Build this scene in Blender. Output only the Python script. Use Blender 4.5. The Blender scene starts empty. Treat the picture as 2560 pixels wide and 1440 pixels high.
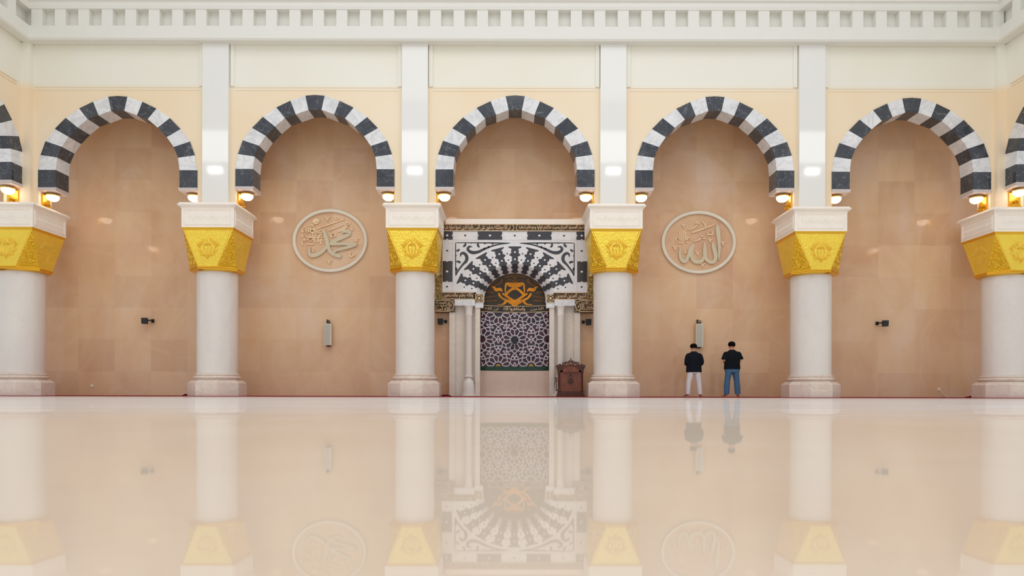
import bpy, math, random
from mathutils import Vector, Matrix
random.seed(7)
SC = bpy.context.scene
COL = SC.collection
PI = math.pi
# ---------------------------------------------------------------- camera model used to size the place
F = 1740.0; VX = 1283.0; VY = 982.0; H = 0.135
def PX(px, D): return (px - VX) * D / F
def PZ(py, D): return H + (VY - py) * D / F
DW = 21.8      # arcade wall face
DB = 23.55     # back wall
DC = 22.0      # column axes
FL = 0.017     # carpet top

# ---------------------------------------------------------------- materials
def lin(c):
    return tuple(((v/255)/12.92 if v/255 <= .04045 else ((v/255+.055)/1.055)**2.4) for v in c) + (1,)
class NT:
    def __init__(s, name):
        s.m = bpy.data.materials.new(name); s.m.use_nodes = True
        s.t = s.m.node_tree; s.n = s.t.nodes; s.p = s.n['Principled BSDF']; s.out = s.n['Material Output']
    def node(s, kind, **kw):
        n = s.n.new(kind)
        for k, v in kw.items():
            if k in n.inputs.keys(): n.inputs[k].default_value = v
            else: setattr(n, k, v)
        return n
    def link(s, a, b): s.t.links.new(a, b)
    def pos(s, obj=True):
        return s.node('ShaderNodeTexCoord').outputs['Object'] if obj else s.node('ShaderNodeNewGeometry').outputs['Position']
    def noise(s, vec, scale, detail=4, rough=.6, dist=0.0, stretch=None):
        if stretch:
            mp = s.node('ShaderNodeMapping'); mp.inputs['Scale'].default_value = stretch
            s.link(vec, mp.inputs['Vector']); vec = mp.outputs[0]
        n = s.node('ShaderNodeTexNoise'); n.inputs['Scale'].default_value = scale
        n.inputs['Detail'].default_value = detail; n.inputs['Roughness'].default_value = rough
        n.inputs['Distortion'].default_value = dist
        s.link(vec, n.inputs['Vector']); return n.outputs['Fac']
    def ramp(s, fac, stops):
        r = s.node('ShaderNodeValToRGB'); e = r.color_ramp.elements
        e[0].position, e[0].color = stops[0]; e[1].position, e[1].color = stops[1]
        for p, c in stops[2:]:
            x = e.new(p); x.color = c
        s.link(fac, r.inputs[0]); return r.outputs['Color']
    def mix(s, fac, a, b, mode='MIX'):
        n = s.node('ShaderNodeMix', data_type='RGBA', blend_type=mode)
        for i, v in ((0, fac), (6, a), (7, b)):
            if hasattr(v, 'is_linked') or hasattr(v, 'links'): s.link(v, n.inputs[i])
            else: n.inputs[i].default_value = v
        return n.outputs[2]
    def bump(s, h, strength, dist=.02):
        b = s.node('ShaderNodeBump'); b.inputs['Strength'].default_value = strength
        b.inputs['Distance'].default_value = dist; s.link(h, b.inputs['Height']); s.link(b.outputs[0], s.p.inputs['Normal'])
    def fin(s, col, rough=.5, metal=0.0, spec=.5):
        if hasattr(col, 'links'): s.link(col, s.p.inputs['Base Color'])
        else: s.p.inputs['Base Color'].default_value = col
        s.p.inputs['Roughness'].default_value = rough; s.p.inputs['Metallic'].default_value = metal
        s.p.inputs['Specular IOR Level'].default_value = spec
        return s.m
def plain(name, c, rough=.5, metal=0., var=.06, scale=3, spec=.5, bump=0, bs=20):
    t = NT(name); v = t.pos(); f = t.noise(v, scale)
    c = lin(c); lo = tuple(x*(1-var) for x in c[:3])+(1,); hi = tuple(min(1, x*(1+var)) for x in c[:3])+(1,)
    col = t.ramp(f, [(.3, lo), (.7, hi)])
    if bump: t.bump(t.noise(v, bs), bump)
    return t.fin(col, rough, metal, spec)
def emit(name, c, st):
    t = NT(name); t.fin(lin(c), .3)
    t.p.inputs['Emission Color'].default_value = lin(c); t.p.inputs['Emission Strength'].default_value = st
    return t.m
M = {}
def marble(name, base, vein, alt, rough=.12, scale=1.6, vw=.03, veinmix=.8, spec=.5, stretch=(1, 1, 1)):
    t = NT(name); v = t.pos(False)
    n1 = t.noise(v, scale, 6, .6, .8, stretch)
    c0 = t.ramp(n1, [(.35, lin(base)), (.7, lin(alt))])
    n2 = t.noise(v, scale*1.3, 5, .55, 1.6)
    k = (veinmix,)*3+(1,)
    v1 = t.ramp(n2, [(.5-vw, (0, 0, 0, 1)), (.5, k), (.5+vw, (0, 0, 0, 1))])
    c = t.mix(v1, c0, lin(vein))
    return t.fin(c, rough, 0, spec)
M['black'] = marble('black_marble', (68, 72, 79), (170, 173, 180), (50, 54, 62), .12, 1.5, .006, .6)
M['white'] = marble('white_marble', (238, 238, 238), (176, 178, 182), (218, 219, 222), .15, 1.3, .05, .4)
M['shaft'] = marble('cream_marble', (234, 227, 219), (216, 207, 198), (225, 218, 212), .12, 1.1, .03, .2, stretch=(1, 1, .35))
M['plinth'] = marble('beige_marble', (226, 208, 196), (206, 186, 170), (232, 218, 206), .2, 1.4, .04, .5)
M['jamb'] = marble('pale_marble', (232, 220, 206), (214, 196, 178), (222, 210, 198), .2, 1.0, .03, .4)
M['inlay_white'] = marble('inlay_white_marble', (240, 238, 240), (200, 200, 206), (228, 228, 232), .15, 1.5, .02, .4)
M['inlay_black'] = plain('inlay_black_stone', (66, 66, 72), .15, var=.12, scale=4)
M['abacus'] = plain('abacus_stone', (250, 241, 229), .45, var=.03, bump=.25, bs=9)
M['pilaster'] = plain('glossy_pilaster_stone', (236, 235, 230), .065, var=.01, scale=.8, spec=.6)
M['lip'] = plain('grey_lip_stone', (206, 194, 190), .3, var=.05)
M['cornice'] = plain('cornice_plaster', (231, 230, 222), .6, var=.01)
def wall_mat():
    t = NT('two_tone_wall'); v = t.pos(False)  # cream below the rail height, off-white above, with a soft step
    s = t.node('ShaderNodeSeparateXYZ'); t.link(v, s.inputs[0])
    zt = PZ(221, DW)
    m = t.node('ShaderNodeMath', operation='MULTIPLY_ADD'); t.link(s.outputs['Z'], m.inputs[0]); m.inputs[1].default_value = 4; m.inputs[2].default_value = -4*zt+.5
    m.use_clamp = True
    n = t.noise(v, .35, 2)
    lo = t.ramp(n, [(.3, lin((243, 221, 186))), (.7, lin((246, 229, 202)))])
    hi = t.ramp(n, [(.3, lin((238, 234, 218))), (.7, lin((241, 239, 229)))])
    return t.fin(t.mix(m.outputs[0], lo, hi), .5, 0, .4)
M['wall'] = wall_mat()
def brown_tiles(name, ox, oz, w=1.23, h=1.08):
    t = NT(name); v = t.pos(False)
    s = t.node('ShaderNodeSeparateXYZ'); t.link(v, s.inputs[0])
    c = t.node('ShaderNodeCombineXYZ')
    a1 = t.node('ShaderNodeMath', operation='ADD'); t.link(s.outputs['X'], a1.inputs[0]); a1.inputs[1].default_value = -ox + 50*w
    a2 = t.node('ShaderNodeMath', operation='ADD'); t.link(s.outputs['Z'], a2.inputs[0]); a2.inputs[1].default_value = -oz + 50*h
    t.link(a1.outputs[0], c.inputs[0]); t.link(a2.outputs[0], c.inputs[1])
    b = t.node('ShaderNodeTexBrick', offset=0.0, squash=1.0)
    b.inputs['Scale'].default_value = 1; b.inputs['Brick Width'].default_value = w; b.inputs['Row Height'].default_value = h
    b.inputs['Mortar Size'].default_value = .006; b.inputs['Mortar Smooth'].default_value = .3
    b.inputs['Color1'].default_value = lin((234, 200, 164)); b.inputs['Color2'].default_value = lin((206, 168, 138))
    b.inputs['Mortar'].default_value = lin((214, 182, 150)); b.inputs['Bias'].default_value = 0
    t.link(c.outputs[0], b.inputs['Vector'])
    n1 = t.noise(v, .7, 5, .6, .6, (1, 1, .55))
    n2 = t.noise(v, .35, 4, .5, 1.8)
    tone = t.ramp(n1, [(.3, lin((214, 166, 130))), (.52, lin((226, 186, 144))), (.72, lin((232, 204, 180)))])
    col = t.mix(.55, b.outputs['Color'], tone)
    vein = t.ramp(n2, [(.46, (0, 0, 0, 1)), (.5, (.13, .13, .13, 1)), (.56, (0, 0, 0, 1))])
    col = t.mix(vein, col, lin((240, 214, 190)))
    t.link(t.ramp(t.noise(v, 3.0, 2), [(.3, (.04,)*3+(1,)), (.7, (.09,)*3+(1,))]), t.p.inputs['Roughness'])
    col_m = t.fin(col, .15, 0, .35)
    return col_m
M['brown'] = brown_tiles('brown_marble_tiles', PX(1286, DB), PZ(372, DB))
def floor_mat():
    t = NT('polished_marble_floor'); v = t.pos(False)
    s = t.node('ShaderNodeSeparateXYZ'); t.link(v, s.inputs[0])
    n1 = t.noise(v, .8, 5, .55, .8, (1, .6, 1))
    cream = t.ramp(n1, [(.3, lin((236, 216, 194))), (.7, lin((243, 228, 210)))])
    n2 = t.noise(v, 1.3, 6, .7, .3, (.35, 1.5, 1))
    pale = t.ramp(n2, [(.35, lin((228, 216, 204))), (.6, lin((240, 237, 235)))])
    ed = t.node('ShaderNodeMapRange'); ed.inputs['From Min'].default_value = 3.2; ed.inputs['From Max'].default_value = 6.5
    t.link(s.outputs['Y'], ed.inputs['Value'])
    col = t.mix(ed.outputs[0], cream, pale)
    d = t.node('ShaderNodeBsdfDiffuse'); t.link(col, d.inputs['Color'])
    g = t.node('ShaderNodeBsdfGlossy'); g.inputs['Roughness'].default_value = .022; g.inputs['Color'].default_value = (1, 1, 1, 1)
    lw = t.node('ShaderNodeLayerWeight'); lw.inputs['Blend'].default_value = .5
    mr = t.node('ShaderNodeMapRange'); mr.inputs['From Min'].default_value = .74; mr.inputs['From Max'].default_value = .98
    mr.inputs['To Min'].default_value = .2; mr.inputs['To Max'].default_value = .46
    t.link(lw.outputs['Facing'], mr.inputs['Value'])
    mx = t.node('ShaderNodeMixShader'); t.link(mr.outputs[0], mx.inputs[0]); t.link(d.outputs[0], mx.inputs[1]); t.link(g.outputs[0], mx.inputs[2])
    t.link(mx.outputs[0], t.out.inputs['Surface']); return t.m
M['floor'] = floor_mat()
def gold(name, c, rough, metal, bscale, bstr):
    t = NT(name); v = t.pos()
    n = t.noise(v, 2.0, 3)
    cc = lin(c); col = t.ramp(n, [(.3, tuple(x*.93 for x in cc[:3])+(1,)), (.7, tuple(min(1, x*1.05) for x in cc[:3])+(1,))])
    vo = t.node('ShaderNodeTexVoronoi', feature='DISTANCE_TO_EDGE'); vo.inputs['Scale'].default_value = bscale
    t.link(v, vo.inputs['Vector'])
    w = t.noise(v, bscale*.8, 3, .5, 2.5)
    a = t.node('ShaderNodeMath', operation='ADD'); t.link(vo.outputs['Distance'], a.inputs[0]); t.link(w, a.inputs[1])
    t.bump(a.outputs[0], bstr, .03)
    return t.fin(col, rough, metal)
M['gold'] = gold('hammered_gold', (250, 216, 80), .34, .68, 9, .45)
M['gold_carved'] = gold('carved_gold', (236, 188, 46), .32, .75, 13, 1.0)
M['gold_plain'] = plain('polished_gold', (236, 186, 60), .22, .85, var=.03)
M['gold_relief'] = plain('bright_relief_gold', (242, 204, 84), .4, .6, var=.04)
M['brass'] = plain('inscription_gold', (240, 205, 160), .3, .25, var=.12, scale=12)
def band_mat():
    t = NT('inscription_dark_ground'); v = t.pos(False)
    a = t.noise(v, 2.2, 2); b = t.noise(v, 42, 2, .5, 1.0)
    g = t.ramp(a, [(.35, lin((74, 44, 26))), (.65, lin((52, 46, 22)))])
    f = t.ramp(b, [(.6, (0, 0, 0, 1)), (.64, (.6, .6, .6, 1))])
    return t.fin(t.mix(f, g, lin((196, 158, 112))), .35, .2)
M['band'] = band_mat()
def strip_mat():
    t = NT('gilded_green_vine_ground'); v = t.pos(False)
    b = t.noise(v, 16, 3, .5, 1.6)
    f = t.ramp(b, [(.47, (0, 0, 0, 1)), (.5, (1, 1, 1, 1)), (.55, (1, 1, 1, 1)), (.58, (0, 0, 0, 1))])
    a = t.noise(v, 3, 2)
    return t.fin(t.mix(f, t.ramp(a, [(.4, lin((46, 66, 24))), (.6, lin((92, 66, 26)))]), lin((206, 176, 104))), .35, .2)
M['strip'] = strip_mat()
M['niche_band'] = plain('niche_dark_band', (44, 34, 26), .3, var=.2)
M['lattice'] = plain('pale_lilac_lattice', (206, 196, 204), .35, var=.06)
def mosaic_mat():
    t = NT('dark_plum_mosaic'); v = t.pos(False)
    n = t.noise(v, 5, 2)
    return t.fin(t.ramp(n, [(.35, lin((34, 34, 44))), (.5, lin((52, 30, 52))), (.62, lin((74, 34, 40)))]), .3)
M['mosaic'] = mosaic_mat()
M['crimson'] = plain('crimson_tile', (160, 30, 58), .3, var=.1)
M['yellow'] = plain('yellow_tile', (226, 180, 40), .3, var=.1)
M['green'] = plain('dark_green_band', (16, 62, 42), .3, var=.4, scale=1.2)
M['dome'] = plain('niche_dome_dark_paint', (52, 40, 22), .3, var=.5, scale=3)
M['dome_gold'] = plain('niche_dome_gold_paint', (222, 140, 20), .3, .3, var=.35, scale=2.2)
M['dark_gold'] = plain('niche_dome_brown_paint', (112, 72, 24), .3, .3, var=.3, scale=3)
M['niche_base'] = marble('niche_base_marble', (222, 196, 178), (200, 176, 160), (206, 184, 168), .15, .9, .04, .3)
M['wood'] = None
def wood_mat():
    t = NT('carved_mahogany'); v = t.pos()
    n = t.noise(v, 2.5, 4, .6, 1.0, (6, 6, 1))
    t.bump(n, .15)
    return t.fin(t.ramp(n, [(.3, lin((104, 52, 34))), (.7, lin((140, 74, 48)))]), .32)
M['wood'] = wood_mat()
M['wood_dark'] = plain('dark_mahogany', (86, 44, 30), .35, var=.15, scale=6)
M['carpet'] = plain('red_prayer_carpet', (138, 34, 44), .95, var=.12, scale=2, spec=.1)
M['maroon'] = plain('maroon_cloth', (96, 26, 34), .95, var=.2, scale=9, spec=.1, bump=.5)
M['med'] = plain('medallion_pale_stone', (232, 224, 206), .3, var=.07, scale=1.4)
M['script'] = plain('raised_script_stone', (214, 200, 170), .25, .1, var=.05, scale=2)
M['script_gold'] = plain('raised_script_gold', (250, 218, 176), .25, .2, var=.05)
M['black_plastic'] = plain('black_plastic', (24, 26, 28), .4, var=.1)
M['white_plastic'] = plain('ivory_plastic', (236, 222, 196), .4, var=.02)
M['spk_box'] = plain('ivory_speaker_case', (226, 214, 190), .4, var=.02)
M['spk_grille'] = plain('grey_speaker_grille', (186, 184, 174), .5, var=.03, bump=.4, bs=80)
M['globe'] = emit('lamp_globe_glass', (255, 236, 214), 6)
M['skin'] = plain('skin', (196, 138, 108), .55, var=.04, scale=8)
M['hair'] = plain('short_black_hair', (14, 12, 12), .95, var=.2, scale=30, spec=.1, bump=.3, bs=90)
M['shirt'] = plain('navy_black_cotton', (18, 22, 32), .9, var=.15, scale=7, bump=.25, bs=9, spec=.2)
M['shirt2'] = plain('black_cotton', (14, 20, 26), .9, var=.15, scale=7, bump=.25, bs=9, spec=.2)
M['white_cotton'] = plain('white_cotton_trousers', (226, 222, 224), .85, var=.03, scale=6, bump=.3, bs=8)
M['denim'] = plain('blue_denim', (66, 104, 138), .85, var=.12, scale=6, bump=.3, bs=10)
M['sky_ceiling'] = plain('aisle_ceiling_plaster', (214, 200, 178), .7, var=.01)

# ---------------------------------------------------------------- mesh helpers
class MB:
    def __init__(s): s.v = []; s.f = []; s.mi = []
    def add(s, vs, fs, mi=0):
        b = len(s.v); s.v += [tuple(p) for p in vs]; s.f += [tuple(b+i for i in f) for f in fs]; s.mi += [mi]*len(fs); return s
    def box(s, x0, x1, y0, y1, z0, z1, mi=0):
        v = [(x, y, z) for z in (z0, z1) for y in (y0, y1) for x in (x0, x1)]
        return s.add(v, [(0, 2, 3, 1), (4, 5, 7, 6), (0, 1, 5, 4), (2, 6, 7, 3), (0, 4, 6, 2), (1, 3, 7, 5)], mi)
    def prism_xz(s, pts, y0, y1, mi=0):       # polygon in x-z, extruded along y (y0 = front)
        n = len(pts); v = [(x, y0, z) for x, z in pts]+[(x, y1, z) for x, z in pts]
        return s.add(v, [tuple(range(n)), tuple(range(2*n-1, n-1, -1))]+[(i, i+n, (i+1) % n+n, (i+1) % n) for i in range(n)], mi)
    def rings(s, rs, closed=True, cap=True, mi=0):
        n = len(rs[0]); v = [p for r in rs for p in r]; f = []
        for k in range(len(rs)-1):
            for i in range(n if closed else n-1):
                j = (i+1) % n; f.append((k*n+i, k*n+j, (k+1)*n+j, (k+1)*n+i))
        if cap: f += [tuple(range(n-1, -1, -1)), tuple((len(rs)-1)*n+i for i in range(n))]
        return s.add(v, f, mi)
    def lathe(s, cx, cy, prof, seg=48, mi=0, sy=1.0):
        return s.rings([[(cx+r*math.cos(2*PI*i/seg), cy+sy*r*math.sin(2*PI*i/seg), z) for i in range(seg)] for r, z in prof], mi=mi)
    def poly_loft(s, cx, cy, base, prof, mi=0):   # base polygon scaled by r at height z
        return s.rings([[(cx+x*r, cy+y*r, z) for x, y in base] for r, z in prof], mi=mi)
    def tube(s, pts, r, seg=8, mi=0):
        pts = [Vector(p) for p in pts]; rs = []
        rad = r if isinstance(r, (list, tuple)) else [r]*len(pts)
        for i, p in enumerate(pts):
            d = (pts[min(i+1, len(pts)-1)]-pts[max(i-1, 0)]).normalized()
            a = d.orthogonal().normalized() if i == 0 else (a-d*a.dot(d)).normalized()
            b = d.cross(a); rs.append([tuple(p+(a*math.cos(2*PI*k/seg)+b*math.sin(2*PI*k/seg))*rad[i]) for k in range(seg)])
        return s.rings(rs, mi=mi)
    def build(s, name, mat, parent=None, smooth=None):
        me = bpy.data.meshes.new(name); o0 = Vector((0, 0, 0))
        if parent is not None:
            p = parent
            while p is not None: o0 += p.location; p = p.parent
        me.from_pydata([tuple(Vector(v)-o0) for v in s.v], [], s.f)
        mats = mat if isinstance(mat, list) else [mat]
        for m in mats: me.materials.append(m)
        if len(mats) > 1: me.polygons.foreach_set('material_index', s.mi)
        me.validate(); me.update()
        import bmesh
        bm = bmesh.new(); bm.from_mesh(me); bmesh.ops.recalc_face_normals(bm, faces=bm.faces); bm.to_mesh(me); bm.free()
        if smooth:
            me.shade_smooth(); me.set_sharp_from_angle(angle=math.radians(smooth))
        o = bpy.data.objects.new(name, me); COL.objects.link(o)
        if parent is not None: o.parent = parent
        return o
def root(name, loc, label, cat, group=None):
    o = bpy.data.objects.new(name, None); COL.objects.link(o); o.location = loc
    o.empty_display_size = .2
    return tag(o, label, cat, group)
def tag(o, label, cat, group=None):
    o['label'] = label; o['category'] = cat
    if group: o['group'] = group
    return o
def struct(o): o['kind'] = 'structure'; return o
def copy_tree(o, parent=None):
    c = o.copy(); COL.objects.link(c); c.parent = parent
    for ch in [x for x in bpy.data.objects if x.parent == o]: copy_tree(ch, c)
    return c
def own_origin(o):   # put the origin of a single mesh thing at its base centre
    me = o.data; xs = [v.co for v in me.vertices]
    c = Vector(((min(p.x for p in xs)+max(p.x for p in xs))/2, (min(p.y for p in xs)+max(p.y for p in xs))/2, min(p.z for p in xs)))
    me.transform(Matrix.Translation(-c)); o.location = c; return o
def cr(pts, n=6):    # Catmull-Rom through tuples
    if len(pts) < 3: return pts
    P = [pts[0]]+list(pts)+[pts[-1]]; out = []
    for i in range(1, len(P)-2):
        for k in range(n):
            t = k/n; o = []
            for d in range(len(pts[0])):
                a, b, c, e = P[i-1][d], P[i][d], P[i+1][d], P[i+2][d]
                o.append(.5*((2*b)+(-a+c)*t+(2*a-5*b+4*c-e)*t*t+(-a+3*b-3*c+e)*t**3))
            out.append(tuple(o))
    out.append(tuple(pts[-1])); return out
def stroke(mb, pts, emb, h, n=6, ridge=False, taper=True, sm=True):
    """raised brush stroke: pts (x,y,w) in 2D; emb(x,y,n) -> 3D point"""
    p = cr(pts, n) if sm and len(pts) > 2 else list(pts)
    L = []; R = []; C = []
    for i, (x, y, w) in enumerate(p):
        a = p[max(i-1, 0)]; b = p[min(i+1, len(p)-1)]
        dx, dy = b[0]-a[0], b[1]-a[1]; l = math.hypot(dx, dy) or 1
        nx, ny = -dy/l, dx/l; hw = max(w, .0001)/2
        if taper and i in (0, len(p)-1): hw *= .35
        L.append((x+nx*hw, y+ny*hw)); R.append((x-nx*hw, y-ny*hw)); C.append((x, y))
    m = len(p)
    if ridge:
        v = [emb(x, y, 0) for x, y in L]+[emb(x, y, h) for x, y in C]+[emb(x, y, 0) for x, y in R]
        f = [(i, i+1, m+i+1, m+i) for i in range(m-1)]+[(m+i, m+i+1, 2*m+i+1, 2*m+i) for i in range(m-1)]
    else:
        v = [emb(x, y, 0) for x, y in L]+[emb(x, y, h) for x, y in L]+[emb(x, y, h) for x, y in R]+[emb(x, y, 0) for x, y in R]
        f = []
        for i in range(m-1):
            for k in range(3): f.append((k*m+i, k*m+i+1, (k+1)*m+i+1, (k+1)*m+i))
        f += [(0, m, 2*m, 3*m), (m-1, 2*m-1, 3*m-1, 4*m-1)]
    mb.add(v, f)
def slab(mb, pts, emb, h):    # filled polygon raised by h
    n = len(pts); v = [emb(x, y, 0) for x, y in pts]+[emb(x, y, h) for x, y in pts]
    mb.add(v, [tuple(range(n, 2*n))]+[(i, (i+1) % n, (i+1) % n+n, i+n) for i in range(n)])
def disc(mb, x, y, rx, ry, emb, h, n=14): slab(mb, [(x+rx*math.cos(2*PI*i/n), y+ry*math.sin(2*PI*i/n)) for i in range(n)], emb, h)

# ---------------------------------------------------------------- Arabic lettering
AR = {'ا': (0xFE8D, 2), 'أ': (0xFE83, 2), 'إ': (0xFE87, 2), 'ب': (0xFE8F, 4), 'ة': (0xFE93, 2), 'ت': (0xFE95, 4), 'ث': (0xFE99, 4), 'ج': (0xFE9D, 4),
      'ح': (0xFEA1, 4), 'خ': (0xFEA5, 4), 'د': (0xFEA9, 2), 'ذ': (0xFEAB, 2), 'ر': (0xFEAD, 2), 'ز': (0xFEAF, 2), 'س': (0xFEB1, 4), 'ش': (0xFEB5, 4),
      'ص': (0xFEB9, 4), 'ض': (0xFEBD, 4), 'ط': (0xFEC1, 4), 'ع': (0xFEC9, 4), 'غ': (0xFECD, 4), 'ف': (0xFED1, 4), 'ق': (0xFED5, 4), 'ك': (0xFED9, 4),
      'ل': (0xFEDD, 4), 'م': (0xFEE1, 4), 'ن': (0xFEE5, 4), 'ه': (0xFEE9, 4), 'و': (0xFEED, 2), 'ى': (0xFEEF, 2), 'ي': (0xFEF1, 4), 'ئ': (0xFE89, 4)}
def shape_ar(txt):
    out = []
    for w in txt.split(' '):
        g = []
        for i, c in enumerate(w):
            b, n = AR[c]; prev = i > 0 and AR[w[i-1]][1] == 4; nxt = i < len(w)-1 and n == 4
            g.append(chr(b+((3 if nxt else 1) if prev else (2 if nxt else 0))))
        out.append(''.join(g))
    s = ' '.join(out)
    return s[::-1]
def text_mesh(mb, body, x0, x1, z0, z1, emb, h, bold=.012, lines=1):
    """fits the text into the rectangle x0..x1, z0..z1 given in the frame of emb"""
    c = bpy.data.curves.new('lettering', 'FONT'); c.body = body; c.offset = bold*.45; c.resolution_u = 3
    o = bpy.data.objects.new('lettering', c); COL.objects.link(o); bpy.context.view_layer.update()
    me = bpy.data.meshes.new_from_object(o)
    vs = [v.co.copy() for v in me.vertices]; fs = [tuple(p.vertices) for p in me.polygons]
    bpy.data.objects.remove(o); bpy.data.curves.remove(c)
    if not vs: return
    xa, xb = min(v.x for v in vs), max(v.x for v in vs); ya, yb = min(v.y for v in vs), max(v.y for v in vs)
    P = [(x0+(v.x-xa)/(xb-xa)*(x1-x0), z0+(v.y-ya)/(yb-ya)*(z1-z0)) for v in vs]
    cnt = {}
    for f in fs:
        for i in range(len(f)):
            e = (f[i], f[(i+1) % len(f)]); k = tuple(sorted(e)); cnt.setdefault(k, []).append(e)
    n = len(P); v3 = [emb(x, z, h) for x, z in P]+[emb(x, z, 0) for x, z in P]
    ff = list(fs)+[(e[0][0], e[0][1], e[0][1]+n, e[0][0]+n) for e in cnt.values() if len(e) == 1]
    mb.add(v3, ff); bpy.data.meshes.remove(me)

# ================================================================ SETTING
struct(MB().box(-21, 21, -3, 24.6, -.3, 0).build('floor', M['floor']))
own_origin(tag(MB().box(-19.9, 19.9, 21.02, DB-.001, .0, FL).build('prayer_carpet', M['carpet']),
    'long flat red prayer carpet laid along the foot of the brown marble wall', 'carpet'))

# back wall, in three pieces round the niche
NX0, NX1 = PX(1196, DB), PX(1375, DB); NZT = PZ(668, DB)
XC = (PX(1286.5, DB))
w = MB()
w.prism_xz([(-20, 0), (NX0, 0), (NX0, NZT), (NX1, NZT), (NX1, 0), (20, 0), (20, 10.0), (-20, 10.0)], DB, DB+1.0)
struct(w.build('wall_back', M['brown']))
struct(MB().box(-20, 20, 22.41, DB+1, 10.0, 10.3).build('ceiling', M['sky_ceiling']))

# arcade profile
OUT = [(198.5, 468.5), (198.5, 424.5), (192.5, 387.5), (180, 353), (157, 322), (130, 294.5), (96.5, 271), (61.5, 254), (24, 241.5)]
INN = [(154.5, 468.5), (154.5, 424.5), (151, 393.5), (140, 366.5), (122.5, 342), (100, 318.5), (75, 297.5), (48, 288), (16.5, 276.5)]
k_ = DW/F
def ap(p): return (p[0]*k_, PZ(p[1], DW))
OL = [(-x, z) for x, z in map(ap, OUT)]+[(0.0, PZ(239.5, DW))]+[(x, z) for x, z in reversed(list(map(ap, OUT)))]
ZS = PZ(468.5, DW); ZL = PZ(476.5, DW); ZP = 5.925; ZTOP = 13.0
HALF = 198.5*k_
AX = [PX(294, DW), PX(786.5, DW), PX(1286.5, DW), PX(1785, DW), PX(2276.5, DW)]
XS = 15.3
def arcade(xa, xb, cs):
    pts = [(xa, ZP)]
    for c in cs:
        pts += [(c-HALF, ZP)] + [(c+x, z) for x, z in OL] + [(c+HALF, ZP)]
    return pts+[(xb, ZP), (xb, ZTOP), (xa, ZTOP)]
TH = .61
ADZ = [-.045, 0, 0, -.012, -.045]
PB = [ZP, ZP, ZP, ZP-.015, ZP-.088, ZP-.088]
def wall_strip(mb, xa, xb, cs, dz=(0,)*5, pb=(ZP,)*6):
    # piers and spandrels as columns of quads so that the wall is clean solid geometry
    zt = ZTOP
    edges = [xa]
    for c in cs: edges += [c-HALF, c+HALF]
    edges.append(xb)
    for i in range(0, len(edges), 2): mb.box(edges[i], edges[i+1], DW, DW+TH, pb[i//2], zt)
    for c, d in zip(cs, dz):
        for (x0, z0), (x1, z1) in zip(OL, OL[1:]):
            if x1-x0 < 1e-6: continue
            mb.prism_xz([(c+x0, z0+d), (c+x1, z1+d), (c+x1, zt), (c+x0, zt)], DW, DW+TH)
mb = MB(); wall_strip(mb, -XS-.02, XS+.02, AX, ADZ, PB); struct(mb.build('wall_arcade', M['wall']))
CY = 21.71-HALF       # centre of the first side arch, measured along the depth
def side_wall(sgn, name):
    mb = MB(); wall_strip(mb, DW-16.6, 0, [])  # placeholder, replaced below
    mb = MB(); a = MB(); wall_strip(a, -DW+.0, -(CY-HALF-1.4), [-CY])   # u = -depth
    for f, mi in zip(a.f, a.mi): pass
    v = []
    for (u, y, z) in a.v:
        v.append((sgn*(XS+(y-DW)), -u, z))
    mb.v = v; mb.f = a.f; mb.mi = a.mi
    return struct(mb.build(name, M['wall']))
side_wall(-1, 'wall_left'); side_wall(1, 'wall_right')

# pale mouldings on the arcade wall : trims
def profile_run(mb, prof, z_of=None):
    """prof: closed list (p, z), p = projection in front of the wall; swept along back and both side walls with mitres"""
    path = []
    rs = []
    for k in range(4):
        r = []
        for p, z in prof:
            if k == 0: r.append((-XS+p, 14.0, z))
            if k == 1: r.append((-XS+p, DW-p, z))
            if k == 2: r.append((XS-p, DW-p, z))
            if k == 3: r.append((XS-p, 14.0, z))
        rs.append(r)
    mb.rings(rs)
Z0 = 10.985; Z1 = PZ(66, 21.42); Z2 = PZ(25, 21.42)
mb = MB()
profile_run(mb, [(0, Z0+.03), (.06, Z0), (.34, Z0), (.38, Z0+.05), (.38, Z1), (0, Z1)])
profile_run(mb, [(0, Z1), (.16, Z1), (.16, Z2), (0, Z2)])
profile_run(mb, [(0, Z2), (.40, Z2), (.43, Z2+.09), (.43, Z2+.2), (.5, Z2+.24), (.5, 12.9), (.62, 13.0), (.66, 13.05), (.66, 13.25), (0, 13.25)])
pitch = 58.65*21.42/F; wd = 27.5*21.42/F; x0 = PX(428, 21.42)
x = x0-20*pitch
while x < XS-.45:
    if x > -XS+.4:
        mb.add([(x, DW-.38, Z1), (x+wd, DW-.38, Z1), (x+wd, DW-.15, Z1), (x, DW-.15, Z1), (x, DW-.38, Z2), (x+wd, DW-.38, Z2), (x+wd, DW-.15, Z2), (x, DW-.15, Z2)],
               [(0, 1, 2, 3), (4, 5, 6, 7), (0, 1, 5, 4), (2, 3, 7, 6), (0, 3, 7, 4), (1, 2, 6, 5)])
    x += pitch
for sg in (-1, 1):
    y = DW-.95
    while y > 14.2:
        a, b = sorted((sg*(XS-.38), sg*(XS-.15))); mb.box(a, b, y-wd, y, Z1, Z2); y -= pitch
struct(mb.build('trim_1', M['cornice']))
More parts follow.
